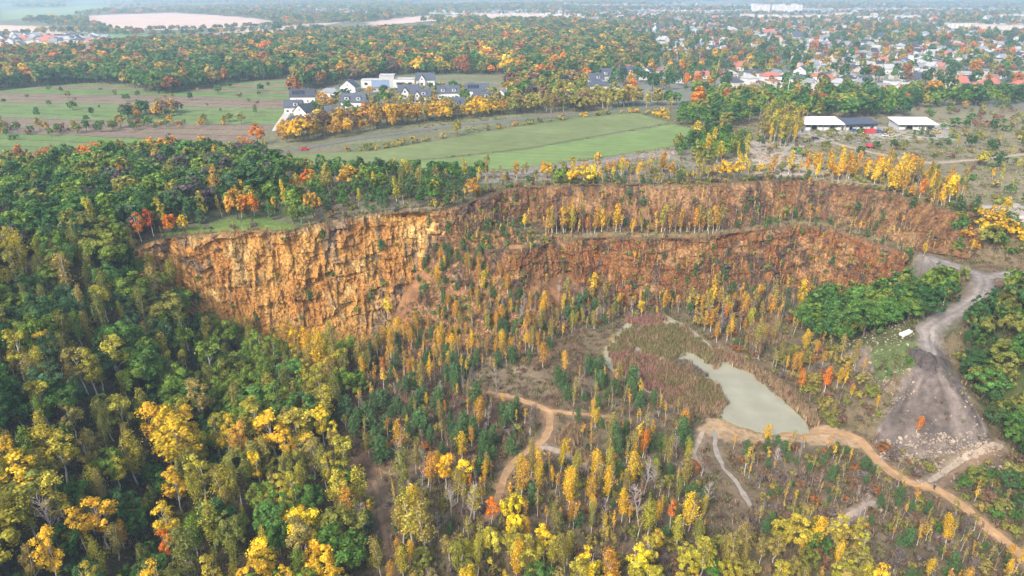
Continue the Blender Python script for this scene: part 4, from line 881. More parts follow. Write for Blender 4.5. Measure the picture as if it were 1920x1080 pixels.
    if solar:
        sl = math.atan2(rise, D/2)
        for i in range(4):
            part_box('solar_panel', SOLAR, rf, (-W * .36 + i * W * .13, -D * .26, hw + rise * .48 + .42), (W * .12, D * .38, .07), (sl, 0, 0))
    return e
R_ = math.radians
ESTATE = [  # u, v, W, D, hw, rise, roof, roof colour, wall colour, rz deg, extras, label
 (566, 194, 20, 11, 5.2, 5, 'gable', 'dark', 'white', 8, dict(solar=True), 'white house with dark solar-panelled roof at the driveway top'),
 (617, 182, 18, 12, 3.2, 3.4, 'hip', 'grey', 'pale', -6, dict(), 'low bungalow with grey hipped roof behind a pointed tree'),
 (653, 174, 11, 15, 4.2, 5.5, 'gable', 'slate', 'white', 78, dict(), 'white house turning its steep gable end towards the road'),
 (662, 203, 19, 11, 4.8, 5.5, 'gable', 'slate', 'white', -2, dict(dormers=2), 'slate-roofed house with two white dormers behind golden trees'),
 (712, 172, 15, 11, 3.6, 5.2, 'gable', 'blue', 'grey', 12, dict(), 'blue-grey roofed house below the flat-roofed building'),
 (797, 160, 18, 11, 5, 5.6, 'gable', 'slate', 'white', 4, dict(cross=True), 'white house with big front gable at the forest edge'),
 (765, 184, 18, 11, 4.6, 5.2, 'gable', 'slate', 'pale', 8, dict(cross=True), 'slate-roofed house in the middle row of the estate'),
 (788, 193, 16, 10, 5, 5, 'gable', 'slate', 'white', 6, dict(dormers=1, cross=True), 'white house with one dormer above the golden trees'),
 (840, 186, 19, 11, 5, 5.2, 'gable', 'slate', 'white', 5, dict(dormers=2), 'white twin-dormer house behind the green hedge'),
 (894, 182, 20, 11, 5.2, 5.2, 'gable', 'slate', 'white', 3, dict(solar=True), 'long white house with solar panels on the estate corner'),
 (906, 196, 16, 10, 4.4, 4.6, 'gable', 'slate', 'white', 4, dict(dormers=1), 'small white house below the solar-roofed one'),
 (942, 192, 11, 13, 4.6, 4.8, 'gable', 'grey', 'white', 72, dict(), 'white gable-end house beside the dark conifer'),
 (851, 212, 17, 11, 5, 5.2, 'gable', 'slate', 'dark', 5, dict(dormers=1), 'dark-walled house nearest the golden roadside trees'),
 (553, 239, 15, 11, 3.0, 3.6, 'hip', 'dark', 'white', 4, dict(), 'dark hip-roofed bungalow closest to the road bend'),
 (568, 223, 11, 12, 4.6, 4.6, 'gable', 'dark', 'white', 62, dict(), 'white gabled house beside the concrete driveway'),
 (548, 213, 13, 10, 4.4, 4.2, 'gable', 'slate', 'white', 10, dict(dormers=1), 'small slate-roofed house halfway up the driveway'),
 (625, 222, 13, 10, 3.6, 4.2, 'gable', 'slate', 'pale', 8, dict(), 'slate-roofed house half hidden by the golden trees'),
]
for u, v, W, D, hw, rise, roof, rm, wm, rz, ex, lb in ESTATE:
    x, y = ground_at(u, v); k_ = .86; house(x, y + D/2, W * k_, D * k_, hw * .92, rise * .88, roof, rm, wm, R_(rz), lb, group='white estate houses', **ex)
def multi(name, label, cat, x, y, rz, blocks, group=None):
    """flat-roofed building made of several blocks: (part name, material, cx, cy, w, d, h)"""
    e = link(name, None, None, (x, y, hz(x, y)), rz); tag(e, label, cat, group); BLOCKED.append((x, y, 15))
    for i, (pn, m_, cx, cy_, w_, d_, z0, z1) in enumerate(blocks): part_box(pn, m_, e, (cx, cy_, (z0 + z1) / 2), (w_, d_, z1 - z0))
    return e
x, y = ground_at(722, 166)
e = multi('villa', 'modern flat-roofed concrete villa at the forest edge', 'villa', x, y + 8, R_(4), [
    ('wing', WALLS['pale'], -12, 0, 16, 12, -1, 6), ('tower', WALLS['grey'], 1, 1, 12, 13, -1, 9.5), ('wing', WALLS['pale'], 15, 0, 17, 12, -1, 6.5),
    ('roof', FLATR, -12, 0, 16.5, 12.5, 6, 6.4), ('roof', FLATR, 1, 1, 12.5, 13.5, 9.5, 9.9), ('roof', FLATR, 15, 0, 17.5, 12.5, 6.5, 6.9)])
for xx, ww in ((-16, 3), (-9, 4), (12, 8), (20, 4)): link('window', WIN, e, (xx, -6.03, 3.4), None, (ww, 1, 2.2))
# yard sheds behind the quarry
def shed(label, u0, u1, v, D, hf, hb, rm, wall_m, cols=7, skew=0.):
    x0, y0 = ground_at(u0, v); x1, y1 = ground_at(u1, v); W = math.hypot(x1 - x0, y1 - y0); rz = math.atan2(y1 - y0, x1 - x0) + skew
    e = link('shed', None, None, ((x0 + x1) / 2, (y0 + y1) / 2 + D / 2, hz((x0 + x1) / 2, (y0 + y1) / 2 + D/2)), rz); tag(e, label, 'shed', 'yard sheds'); BLOCKED.append((e.location.x, e.location.y, W * .6))
    V, F = boxes([(0, D/2 - .2, (hb - 1) / 2, W, .3, hb + 1), (-W/2 + .15, 0, (hf - 1) / 2, .3, D - .6, hf + 1), (W/2 - .15, 0, (hf - 1) / 2, .3, D - .6, hf + 1)]); link('wall', new_mesh('wall', V, F, [wall_m]), e)
    V = [(-W/2 - 1, -D/2 - 1.5, hf), (W/2 + 1, -D/2 - 1.5, hf), (W/2 + 1, D/2 + 1, hb), (-W/2 - 1, D/2 + 1, hb)]; V += [(a, b, c + .35) for a, b, c in V]
    link('roof', new_mesh('roof', V, [(0, 3, 2, 1), (4, 5, 6, 7), (0, 1, 5, 4), (1, 2, 6, 5), (2, 3, 7, 6), (3, 0, 4, 7)], [rm]), e)
    for i in range(cols + 1): part_box('post', STEEL, e, (-W/2 + .3 + (W - .6) * i / cols, -D/2 + .2, hf/2 - .5), (.35, .35, hf + .9))
    for i in range(cols):
        if i % 3 != 1: part_box('panel', WALLS['white'], e, (-W/2 + .3 + (W - .6) * (i + .5) / cols, -D/2 + .35, hf * .3), (W / cols * .8, .12, hf * .5))
    return e
shed('open shed with sloping white roof beside the olive grove', 1508, 1578, 245, 13, 3.6, 5.4, WHITE_SHEET, WALLS['grey'], 6)
shed('long workshop with dark grey roof and white wall panels', 1580, 1643, 245, 12, 3.8, 4.8, ROOFS['slate'], WALLS['pale'], 9, .06)
shed('single open shed with white roof at the far end of the scrap yard', 1684, 1752, 244, 12, 3.2, 5.0, WHITE_SHEET, WALLS['blue'] if 'blue' in WALLS else WALLS['grey'], 5)
# hand-placed houses at the near edge of the town
NEAR = [
 (1120, 172, 18, 11, 4.4, 3.6, 'hip', 'slate', 'cream', 10, dict(), 'cream house with dark hipped roof nearest the forest side of town'),
 (1115, 158, 14, 10, 4, 4.6, 'gable', 'slate', 'white', 14, dict(dormers=1), 'white house with slate roof on the forest side of town'),
 (1142, 152, 17, 11, 4.6, 5.6, 'gable', 'slate', 'white', 12, dict(dormers=2), 'white house with long slate roof and two dormers'),
 (1176, 148, 17, 11, 4.6, 5.6, 'gable', 'slate', 'white', 16, dict(dormers=1), 'white slate-roofed house next to the square white villa'),
 (1148, 118, 14, 11, 5, 4, 'hip', 'slate', 'white', 8, dict(), 'white house alone at the forest margin'),
 (1182, 122, 16, 12, 6, 2.5, 'hip', 'brown', 'cream', 5, dict(), 'cream two-storey house with low roof'),
 (1200, 115, 13, 12, 6.5, 3.2, 'hip', 'slate', 'white', 5, dict(), 'tall white villa behind the cream house'),
 (1192, 137, 18, 12, 6.2, .5, 'flat', 'red', 'white', 4, dict(), 'square white villa with flat red-edged roof'),
 (1216, 150, 15, 13, 4.2, 6, 'gable', 'slate', 'white', 70, dict(), 'white house with a steep gable by the lawn'),
 (1246, 146, 15, 13, 6.5, 3, 'hip', 'brown', 'cream', 6, dict(), 'cream villa with brown hipped roof and many windows'),
 (1262, 156, 20, 11, 3.4, 2.8, 'hip', 'grey', 'pale', -4, dict(), 'low grey-roofed house in front of the cream villa'),
 (1310, 148, 21, 10, 3.4, 2.8, 'gable', 'red', 'pale', 4, dict(), 'long low house with bright red roof'),
 (1360, 128, 15, 11, 4.6, 4.2, 'gable', 'slate', 'brick', 6, dict(), 'brick house with slate roof beside the tall poplar'),
 (1395, 133, 16, 11, 4.2, 4.8, 'hip', 'red', 'cream', 4, dict(), 'house with red tiled hip roof above the gardens'),
 (1448, 152, 17, 11, 4.0, 3.4, 'hip', 'red', 'white', 6, dict(), 'white house with red hipped roof near the pale pole'),
 (1505, 142, 13, 11, 4.6, 3.6, 'gable', 'slate', 'white', 58, dict(), 'small white gabled house above the dark trees'),
 (1540, 152, 15, 11, 3.8, 3.2, 'hip', 'red', 'white', -8, dict(), 'white house with red roof beside the dark trees'),
 (1718, 158, 17, 12, 4.4, 4.6, 'gable', 'slate', 'grey', 6, dict(), 'grey house with broad slate roof at the heath'),
 (1775, 142, 17, 10, 4.6, 3.0, 'gable', 'brown', 'pink', 5, dict(), 'salmon-walled house with brown roof'),
 (1800, 164, 13, 10, 4.0, 4.2, 'gable', 'red', 'cream', 4, dict(), 'small house with red gabled roof by the heath'),
 (1822, 152, 20, 12, 6.4, .5, 'flat', 'pale', 'white', 2, dict(), 'white flat-roofed block with large windows'),
 (1815, 182, 18, 13, 4.0, 5.2, 'hip', 'dark', 'white', 8, dict(), 'white house with dark hipped roof at the heath edge'),
 (1862, 172, 21, 14, 4.2, 5.6, 'hip', 'red', 'cream', 10, dict(), 'wide house with large salmon-red hip roof'),
 (1885, 184, 20, 13, 4.0, 5.4, 'gable', 'dark', 'white', 12, dict(), 'white house with dark speckled roof before the red roofs'),
 (1925, 176, 22, 14, 4.4, 5.6, 'hip', 'red', 'white', 5, dict(), 'red-roofed house at the right photo edge'),
 (1905, 150, 19, 12, 6.0, .5, 'flat', 'pale', 'white', 3, dict(), 'pale flat-roofed hall above the red roofs'),
 (1868, 146, 22, 13, 6.0, .5, 'flat', 'grey', 'pale', 3, dict(), 'grey flat-roofed hall beside the dark tree row'),
]
for u, v, W, D, hw, rise, roof, rm, wm, rz, ex, lb in NEAR:
    x, y = ground_at(u, v); house(x, y + D/2, W, D, hw, rise, roof, rm, wm, R_(rz), lb, group='houses at the near edge of town', chimney=roof != 'flat', detail=1, **ex)
ORD = ['nearest', 'second nearest', 'third nearest', 'fourth nearest', 'fifth nearest', 'sixth nearest', 'seventh nearest', 'eighth nearest', 'ninth nearest', 'tenth nearest', 'eleventh nearest', 'twelfth nearest']
def ordn(i):
    n = i + 1
    if i < len(ORD): return ORD[i]
    return '%d%s nearest' % (n, 'th' if 10 <= n % 100 <= 20 else {1: 'st', 2: 'nd', 3: 'rd'}.get(n % 10, 'th'))
LANDMARKS = {k: ground_at(*p) for k, p in {
 'the pond': (1420, 750), 'the spoil heap tip': (1748, 680), 'the sandy fork': (1025, 772), 'the track crossing': (1755, 920), 'the rock-face orange tree': (1112, 520), 'the pale ochre buttress': (680, 640),
 'the dirt road bend': (1840, 522), 'the white-roofed sheds': (1600, 243), 'the red car': (572, 283), 'the concrete villa': (722, 166), 'the tall pointed poplar': (1335, 168), 'the bench end': (1730, 480),
 'the lower-left photo corner': (20, 1070), 'the left photo edge': (0, 700), 'the lower photo edge': (960, 1075), 'the big orange tree': (1305, 206), 'the creek end': (1405, 955), 'the far forest corner': (530, 150),
 'the reed beds': (1200, 640), 'the left cliff end': (290, 460), 'the lower-right photo corner': (1900, 1060), 'the concrete slab': (1698, 628), 'the tall birch group': (780, 1020), 'the field corner': (1330, 252),
 'the golden twin poplars': (850, 910), 'the apartment towers': (1455, 30), 'the salmon-red roof': (1862, 172), 'the far white village': (120, 85), 'the pale field patch': (1210, 30)}.items()}
LK = list(LANDMARKS); LP = np.array([LANDMARKS[k] for k in LK])
def landmark(x, y): return LK[int(np.argmin((LP[:, 0] - x) ** 2 + (LP[:, 1] - y) ** 2))]
# the town: individual houses near, one mass of small houses far
TOWN_PX = [(1110, 150), (1210, 120), (1240, 92), (1195, 64), (1090, 48), (1060, 34), (700, 22), (640, 38), (560, 40), (520, 30), (620, 14), (1000, 10), (2150, 14), (2150, 186), (1800, 188), (1700, 176), (1420, 172), (1290, 172), (1150, 170)]
a = R_(14); ca, sa = math.cos(a), math.sin(a)
gi_, gj_ = np.meshgrid(np.arange(-900, 3300, 25.), np.arange(300, 3900, 22.))
tx = (gi_ * ca - gj_ * sa).ravel() + RNG.uniform(-5, 5, gi_.size); ty = (gi_ * sa + gj_ * ca).ravel() + RNG.uniform(-4, 4, gi_.size)
tz = H(tx, ty); tu, tv, td = project(tx, ty, tz)
ok = in_poly(tu, tv, TOWN_PX) & (td > 100) & (fbm(tx / 120, ty / 120, 91, 3) > .40)
for P in FAR_POLYS: ok &= ~in_poly(tx, ty, P)
ok &= ~((np.floor(gj_.ravel() / 22) % 5 == 0) & (ty < 1500))
B = np.array([(b[0], b[1], b[2]) for b in BLOCKED])
near = ((tx[:, None] - B[None, :, 0]) ** 2 + (ty[:, None] - B[None, :, 1]) ** 2 < (B[None, :, 2] + 8) ** 2).any(1); ok &= ~near
T = [(tx[i], ty[i], tz[i], td[i], tu[i]) for i in np.where(ok)[0]]
VIL_PX = [(-80, 98), (0, 94), (60, 86), (200, 82), (205, 70), (100, 66), (-80, 66)]
gi_, gj_ = np.meshgrid(np.arange(-2400, -300, 22.), np.arange(700, 1500, 20.)); vx = gi_.ravel() + RNG.uniform(-5, 5, gi_.size); vy = gj_.ravel() + RNG.uniform(-5, 5, gi_.size); vz = H(vx, vy); vu, vv, vd = project(vx, vy, vz)
okv = in_poly(vu, vv, VIL_PX) & (fbm(vx / 60, vy / 60, 5) > .42); 
for P in FAR_POLYS: okv &= ~in_poly(vx, vy, P)
T += [(vx[i], vy[i], vz[i], vd[i], vu[i]) for i in np.where(okv)[0]]
T.sort(key=lambda t: t[3] + (0 if -60 < t[4] < 1980 else 1e5))
HT = [(9.5, 8, 4.8, 3.6, 'gable'), (10.5, 8.5, 3.8, 4.2, 'gable'), (10, 9, 5, 2.9, 'hip'), (9, 8.5, 5.4, .4, 'flat'), (12.5, 8, 3.2, 2.8, 'gable'), (11.5, 10, 4.8, 3.2, 'hip')]
HN = ['gabled house', 'steep-gabled house', 'hip-roofed house', 'flat-roofed house', 'long low house', 'broad hip-roofed house']
RC = [('slate', 3), ('dark', 1.6), ('grey', 3.2), ('red', .9), ('brown', 1.1), ('pale', 2.6), ('blue', 1.2)]; WC = [('white', 5), ('cream', 2), ('pale', 2), ('grey', 1), ('yellow', .7), ('pink', .7)]
RL = dict(slate='slate', dark='dark', grey='grey', red='red', brown='brown', pale='pale', blue='blue-grey')
cand = []
for (x, y, z, d, u) in T[:270]:
    k = random.randrange(6) if random.random() > .1 else 3; cand.append((x, y, k, pick(RC), pick(WC), R_(14) + random.choice([0, math.pi / 2]) + random.uniform(-.12, .12), d))
keyc = {}
for i, c in enumerate(cand):
    lm = landmark(c[0], c[1]); keyc.setdefault((c[2], c[3], c[4], lm), []).append((math.hypot(c[0] - LANDMARKS[lm][0], c[1] - LANDMARKS[lm][1]), i))
lab = {}
for (k, r, wl, lm), L_ in keyc.items():
    for j, (dd, i) in enumerate(sorted(L_)): lab[i] = '%s %s with %s roof, %s alike to %s' % (wl, HN[k], RL[r], ordn(j), lm)
for i, (x, y, k, r, wl, rz, d) in enumerate(cand):
    W, D, hw, rise, roof = HT[k]; house(x, y, W, D, hw, rise, roof, r, wl, rz, lab[i], group='town houses', chimney=d < 800 and roof != 'flat', detail=1 if d < 760 else 0)
# far houses share a handful of source meshes
HM = []
for k in range(6):
    W, D, hw, rise, roof = HT[k]
    for r, wl in (('slate', 'white'), ('red', 'cream'), ('grey', 'white'), ('pale', 'white'), ('grey', 'pale'), ('slate', 'cream')):
        a_ = wall_mesh(W, D, hw, rise, roof, wl); b_ = roof_mesh(W, D, hw, rise, roof, r)
        V = [tuple(v.co) for v in a_.vertices] + [tuple(v.co) for v in b_.vertices]; n_ = len(a_.vertices)
        F = [tuple(p.vertices) for p in a_.polygons] + [tuple(i + n_ for i in p.vertices) for p in b_.polygons]
        HM.append(new_mesh('far_house', V, F, [WALLS[wl], ROOFS[r]], mi=[0] * len(a_.polygons) + [1] * len(b_.polygons)))
items = []
for (x, y, z, d, u) in T[270:]:
    s = random.uniform(.85, 1.2) * (1.5 if random.random() < .06 else 1); items.append((random.choice(HM), x, y, z, R_(14) + random.choice([0, math.pi / 2]) + random.uniform(-.2, .2), (s, s, s), (1, 1, 1)))
instance_mass('distant_suburb', items, 'far suburb of small pale houses merging into haze')
# blocks of flats
def flats(u, v, W, D, h, label, wm='white', bands=4, group='apartment blocks', rz=.1):
    x, y = at_z(u, v, 0); e = link('apartment_block', None, None, (x, y, hz(x, y)), rz); tag(e, label, 'apartment block', group)
    part_box('wall', WALLS[wm], e, (0, 0, h/2 - 1), (W, D, h + 2)); part_box('roof', FLATR, e, (0, 0, h + .3), (W + .6, D + .6, .6))
    for i in range(bands): part_box('balcony_strip', WALLS['grey' if i % 2 else 'pink'], e, (-W/2 + W * (i + .5) / bands, -D/2 - .3, h * .5), (W / bands * .4, .7, h * .94))
for i, u in enumerate((1413, 1424, 1436, 1452, 1464, 1476, 1487, 1497)):
    flats(u, 24 + (i % 3), 17, 16, 31 - (i % 2) * 3, 'pale apartment tower, %s in the far row from its left end' % ['first', 'second', 'third', 'fourth', 'fifth', 'sixth', 'seventh', 'eighth'][i], group='apartment towers')
for i, (u, v, W, h, wm) in enumerate(((1400, 33, 40, 14, 'cream'), (1440, 35, 55, 15, 'white'), (1482, 38, 60, 15, 'pink'), (1530, 36, 60, 14, 'white'), (1578, 34, 55, 14, 'cream'), (1625, 40, 50, 13, 'white'), (1800, 58, 62, 14, 'white'), (1850, 60, 62, 14, 'pink'), (1900, 62, 60, 14, 'cream'), (1900, 40, 70, 13, 'white'), (1700, 40, 60, 13, 'pale'))):
    flats(u, v, W, 13, h, '%s slab of flats, %s from the left in the far town' % ({'cream': 'cream', 'white': 'white', 'pink': 'pinkish', 'pale': 'pale'}[wm], ['first', 'second', 'third', 'fourth', 'fifth', 'sixth', 'seventh', 'eighth', 'ninth', 'tenth', 'eleventh'][i]), wm, 7, 'slab blocks of flats', .05)
print('buildings', round(time.time() - T0, 1), len(T))

# ------------------------------------------------------------------ trees that stand out, then the zones
HERO = [  # kind, u, v of the foot, height, colour, label, width factor
 ('broad', 1305, 207, 15, 'orange', 'big round orange tree at the town edge', 1.05), ('broad', 1036, 140, 17, 'orange', 'orange tree rising from the forest near the town', .8), ('broad', 1054, 134, 18, 'orange', 'taller orange tree beside the forest orange tree', .8),
 ('broad', 472, 412, 10, 'orange', 'bright orange tree on the grassy rim of the ochre cliff', .95), ('broad', 446, 412, 11, 'amber', 'amber tree leaning against the bright orange one on the cliff rim', 1.0),
 ('aspen', 268, 462, 10, 'orange', 'orange tree at the left end of the ochre cliff', 1.2), ('aspen', 290, 450, 9.5, 'red', 'reddish tree at the left end of the ochre cliff', 1.2), ('broad', 325, 440, 6.5, 'orange', 'small orange tree on the cliff rim beside yellow shrubs', .9), ('broad', 345, 436, 6, 'golden', 'small yellow tree on the cliff rim beside the orange one', .9),
 ('birch', 1112, 512, 8, 'orange', 'orange tree glowing against the rusty rock face', 1.3), ('birch', 984, 428, 6, 'lemon', 'small lemon-yellow tree on the green shoulder', 1.2), ('aspen', 728, 600, 9, 'lemon', 'lemon-yellow tree beside the pale ochre buttress', 1.2),
 ('birch', 600, 712, 18, 'golden', 'tall golden birch in front of the ochre cliff', 1.25), ('birch', 582, 690, 15, 'golden', 'slimmer golden birch just behind the tall golden one', 1.1), ('birch', 1018, 600, 11, 'golden', 'slender golden birch below the rusty face', 1.0), ('birch', 1018, 690, 10, 'amber', 'golden-orange birch beside the stony slope', 1.2),
 ('aspen', 352, 905, 19, 'golden', 'tall golden poplar standing over the near wood', 1.35), ('aspen', 322, 880, 17, 'golden', 'golden poplar left of the tallest one in the near wood', 1.2), ('aspen', 432, 880, 16, 'golden', 'golden poplar with bare pale trunk in the near wood', .85), ('aspen', 455, 885, 16, 'amber', 'amber poplar with bare pale trunk in the near wood', .8), ('aspen', 415, 875, 15, 'yellowgreen', 'yellow-green poplar with thin pale trunk in the near wood', .8),
 ('aspen', 205, 1030, 13, 'golden', 'golden-orange poplar low in the near wood', 1.3), ('aspen', 165, 1040, 12, 'golden', 'smaller golden poplar low in the near wood', 1.2), ('broad', 548, 1015, 10.5, 'golden', 'round golden tree alone in olive birches', .95), ('aspen', 330, 1065, 10, 'orange', 'small orange poplar near the lower photo edge', 1.0),
 ('broad', 618, 1110, 12, 'golden', 'broad golden tree cut by the lower photo edge', .95), ('broad', 490, 1120, 11, 'golden', 'golden tree cut by the lower edge left of the broad one', .9), ('aspen', 60, 960, 15, 'golden', 'golden-green poplar at the left photo edge', 1.5), ('aspen', 92, 800, 13, 'yellowgreen', 'bright yellow-green poplar in the left wood', 1.3), ('aspen', 95, 690, 11, 'golden', 'golden tree in the dark left forest', 1.2),
 ('aspen', 520, 860, 15, 'golden', 'wide golden poplar left of the pines', 1.6), ('aspen', 560, 850, 14, 'yellowgreen', 'wide yellow-green poplar left of the pines', 1.7), ('aspen', 490, 840, 15, 'yellowgreen', 'tall yellow-green poplar behind the golden ones', 1.6), ('aspen', 530, 800, 15, 'lime', 'fresh green poplar behind the golden ones', 1.5), ('aspen', 590, 900, 12, 'khaki', 'khaki poplar at the corner of the pine plantation', 1.5),
 ('aspen', 835, 918, 11, 'golden', 'left one of the golden twin poplars by the sandy fork', 1.1), ('aspen', 868, 930, 10.5, 'lemon', 'right one of the golden twin poplars by the sandy fork', 1.15), ('birch', 775, 1025, 15, 'yellowgreen', 'tall birch with white trunk in the foreground group', 1.4), ('birch', 800, 1035, 14.5, 'khaki', 'tall khaki birch on the right of the foreground group', 1.3), ('birch', 756, 1020, 13, 'khaki', 'smaller birch on the left of the foreground group', 1.3),
 ('broad', 962, 985, 8.5, 'lemon', 'bright yellow tree with round crown on the near floor', .9), ('broad', 970, 1018, 8.5, 'lemon', 'brightest yellow tree at the near pit foot', .85), ('aspen', 1020, 1055, 10, 'lemon', 'yellow poplar with green tinge at the near pit foot', 1.1), ('aspen', 922, 985, 8, 'orange', 'small orange tree beside the bright yellow ones', 1.1), ('broad', 985, 1080, 10, 'yellowgreen', 'pale yellow-green tree at the lower photo edge', 1.0), ('broad', 925, 1060, 9.5, 'yellowgreen', 'olive-yellow tree left of the pale one at the lower edge', .95),
 ('birch', 1165, 985, 11, 'golden', 'golden birch standing clear on the open floor', 1.0), ('bare', 1198, 985, 11, 'greybrown', 'leafless pale tree on the open floor', 1.3), ('bare', 110, 1030, 14, 'greybrown', 'leafless white tree in the near wood', 1.2), ('bare', 930, 740, 9, 'greybrown', 'thin leafless tree beside the sandy track', .8), ('bare', 1130, 990, 9, 'greybrown', 'thin leafless birch on the open floor', .7),
 ('birch', 1718, 812, 5.5, 'orange', 'small orange and red tree on the spoil heap', 1.3), ('birch', 1545, 735, 9, 'orange', 'orange-red topped birch east of the pond', 1.2), ('birch', 1500, 735, 8, 'orange', 'orange birch on the brown bank east of the pond', 1.2), ('birch', 1436, 835, 7, 'golden', 'golden bush-like birch at the near pond shore', 1.6), ('broad', 1510, 690, 5.5, 'khaki', 'pale khaki willow dome east of the pond', 1.1),
 ('birch', 1498, 590, 15, 'golden', 'tall golden birch before the green thicket', 1.1), ('broad', 1508, 615, 9, 'yellowgreen', 'round yellow-green tree before the green thicket', .8), ('birch', 1320, 620, 8, 'amber', 'amber birch on the far pond bank', 1.3), ('broad', 1310, 615, 6, 'khaki', 'khaki bush tree on the far pond bank', .9), ('broad', 1570, 640, 6, 'olive', 'olive rounded tree at the thicket foot', .9),
 ('birch', 1335, 170, 29, 'olive', 'very tall pointed poplar in the town gardens', .85), ('broad', 483, 272, 11, 'orange', 'orange tree at the road bend', .9), ('broad', 553, 184, 15, 'rust', 'large rust-brown tree behind the driveway house', 1.1), ('broad', 1840, 312, 8, 'yellowgreen', 'big rounded yellow-green tree on the waste ground', 1.05),
 ('birch', 1780, 382, 12, 'lemon', 'bright yellow birch at the end of the upper face', 1.5), ('pine', 1796, 402, 7, 'pine', 'dark pine under the bright yellow birch', 1.2), ('pine', 1824, 398, 6, 'pine', 'second dark pine near the end of the upper face', 1.2), ('aspen', 1865, 445, 9, 'golden', 'golden tree on the dirt road shoulder', 1.6), ('aspen', 1832, 440, 9, 'golden', 'golden tree closest to the upper face end', 1.5), ('broad', 1820, 475, 5, 'amber', 'low round amber tree above the dirt road', 1.0),
 ('birch', 1731, 482, 5, 'golden', 'small golden birch at the bench end', 1.6), ('broad', 1636, 150, 13, 'rust', 'rust-coloured tree among the town roofs', 1.0), ('broad', 858, 256, 9, 'yellowgreen', 'yellow-green tree by the field road', .7), ('broad', 1855, 800, 6.5, 'bluegreen', 'rounded blue-green bush tree right of the spoil heap', 1.1), ('broad', 955, 205, 12, 'darkgreen', 'dark tree beside the white gable-end house', .7),
 ('broad', 1075, 352, 9, 'golden', 'golden tree cluster on the upper rim', .95), ('broad', 1105, 350, 9, 'lemon', 'bright yellow tree on the upper rim', .9), ('broad', 1048, 352, 9, 'lime', 'greenish tree on the upper rim beside the golden cluster', .9), ('broad', 1360, 336, 8, 'golden', 'golden rounded tree on the upper rim by the pale track', .95), ('broad', 1385, 336, 8, 'golden', 'second golden rounded tree on the upper rim by the pale track', .85),
 ('broad', 340, 350, 14, 'purple', 'purple-grey domed tree in the hillside forest', 1.2), ('broad', 552, 420, 7.5, 'lime', 'fresh green tree on the rim of the ochre cliff', 1.0), ('broad', 575, 418, 7, 'green', 'green tree on the rim behind the fresh green one', 1.0),
]
for kind, u, v, h, c, lb, wf in HERO:
    x, y = ground_at(u, v); add_plant(kind, x, y, hz(x, y), h, c, 'hero', '', lb, wf)
# growth on the rock faces and along their rims
for fi, (G, nrm) in enumerate(FACES):
    ns_, nt2 = G.shape[:2]
    for q in range((150, 480, 800)[fi]):
        i = random.randrange(ns_); tt = random.random() ** (.8, .45, .6)[fi]; j = min(nt2 - 1, int(tt * nt2)); x, y, z = G[i, j]
        if fi == 0 and random.random() < .4: continue
        kind = random.choices(['shrub', 'sapling', 'pine'], [(4, 1, .3), (3, 3.5, .4), (3, 3, .4)][fi])[0]
        h = random.uniform(.8, 2.0) if kind == 'shrub' else random.uniform(2.0, 5.0); add_plant(kind, x, y, z - .3, h, pick(PIN if kind == 'pine' else (AMB if kind == 'sapling' else BRN + [('olive', 3), ('green', 1.5)])), 'face%d' % fi, ('on the ochre face', 'on the upper brown face', 'on the rusty face')[fi])
    for q in range((120, 380, 460)[fi]):
        i = random.randrange(ns_); b = random.uniform(.2, 5.5 if fi < 2 else 2.5); x = G[i, 0, 0] - nrm[i, 0] * b; y = G[i, 0, 1] - nrm[i, 1] * b; z = max(hz(x, y), min(G[i, 0, 2], hz(x, y) + 1.5)) - .15
        kind = random.choices(['shrub', 'sapling', 'pine'], [4, 1.4, .5])[0]; h = random.uniform(.8, 2.4) if kind == 'shrub' else random.uniform(2.5, 5)
        add_plant(kind, x, y, z, h, pick(PIN if kind == 'pine' else (AMB if kind == 'sapling' else BRN + [('olive', 3), ('green', 2)])), 'rim%d' % fi, ('on the ochre cliff edge', 'on the upper cliff edge', 'on the ledge edge')[fi])
HX = np.array([(p['x'], p['y'], p['h'] * .16) for p in PLANTS if p['zone'] == 'hero'])
B = np.array(BLOCKED)
for zn, ph, px, sp, mix in ZONES:
    X, Y, Z = scatter_zone(px, sp)
    tot = sum(m_[1] for m_ in mix)
    k = ~((X[:, None] - B[None, :, 0]) ** 2 + (Y[:, None] - B[None, :, 1]) ** 2 < B[None, :, 2] ** 2).any(1) if len(X) else []
    for x, y, z in zip(X[k], Y[k], Z[k]):
        if ((HX[:, 0] - x) ** 2 + (HX[:, 1] - y) ** 2 < HX[:, 2] ** 2).any(): continue
        r = random.random() * tot
        for kind, w_, h0, h1, cs in mix:
            r -= w_
            if r <= 0: break
        # colours gather in loose patches, as neighbouring trees are often of one sort
        c = pick(cs)
        if zn in ('forest', 'left_back', 'left_mid') and random.random() < (.18 if zn == 'forest' else .4):
            ps = cs; f = float(fbm(x / 45, y / 45, 33, 2)); c = ps[min(len(ps) - 1, int(max(0, (f - .25) / .5) * len(ps)))][0]
        add_plant(kind, x, y, z, (h0 * .75 + (h1 * 1.05 - h0 * .75) * random.betavariate(1.4, 1.6)), c, zn, ph)
print('plants', len(PLANTS), round(time.time() - T0, 1))
def tint_of(c, p):
    b = np.array(PAL[c]); j = .88 + .24 * random.random(); s = np.array([1 + random.uniform(-.08, .08), 1, 1 + random.uniform(-.1, .1)])
    return tuple(float(v) for v in b * j * s)
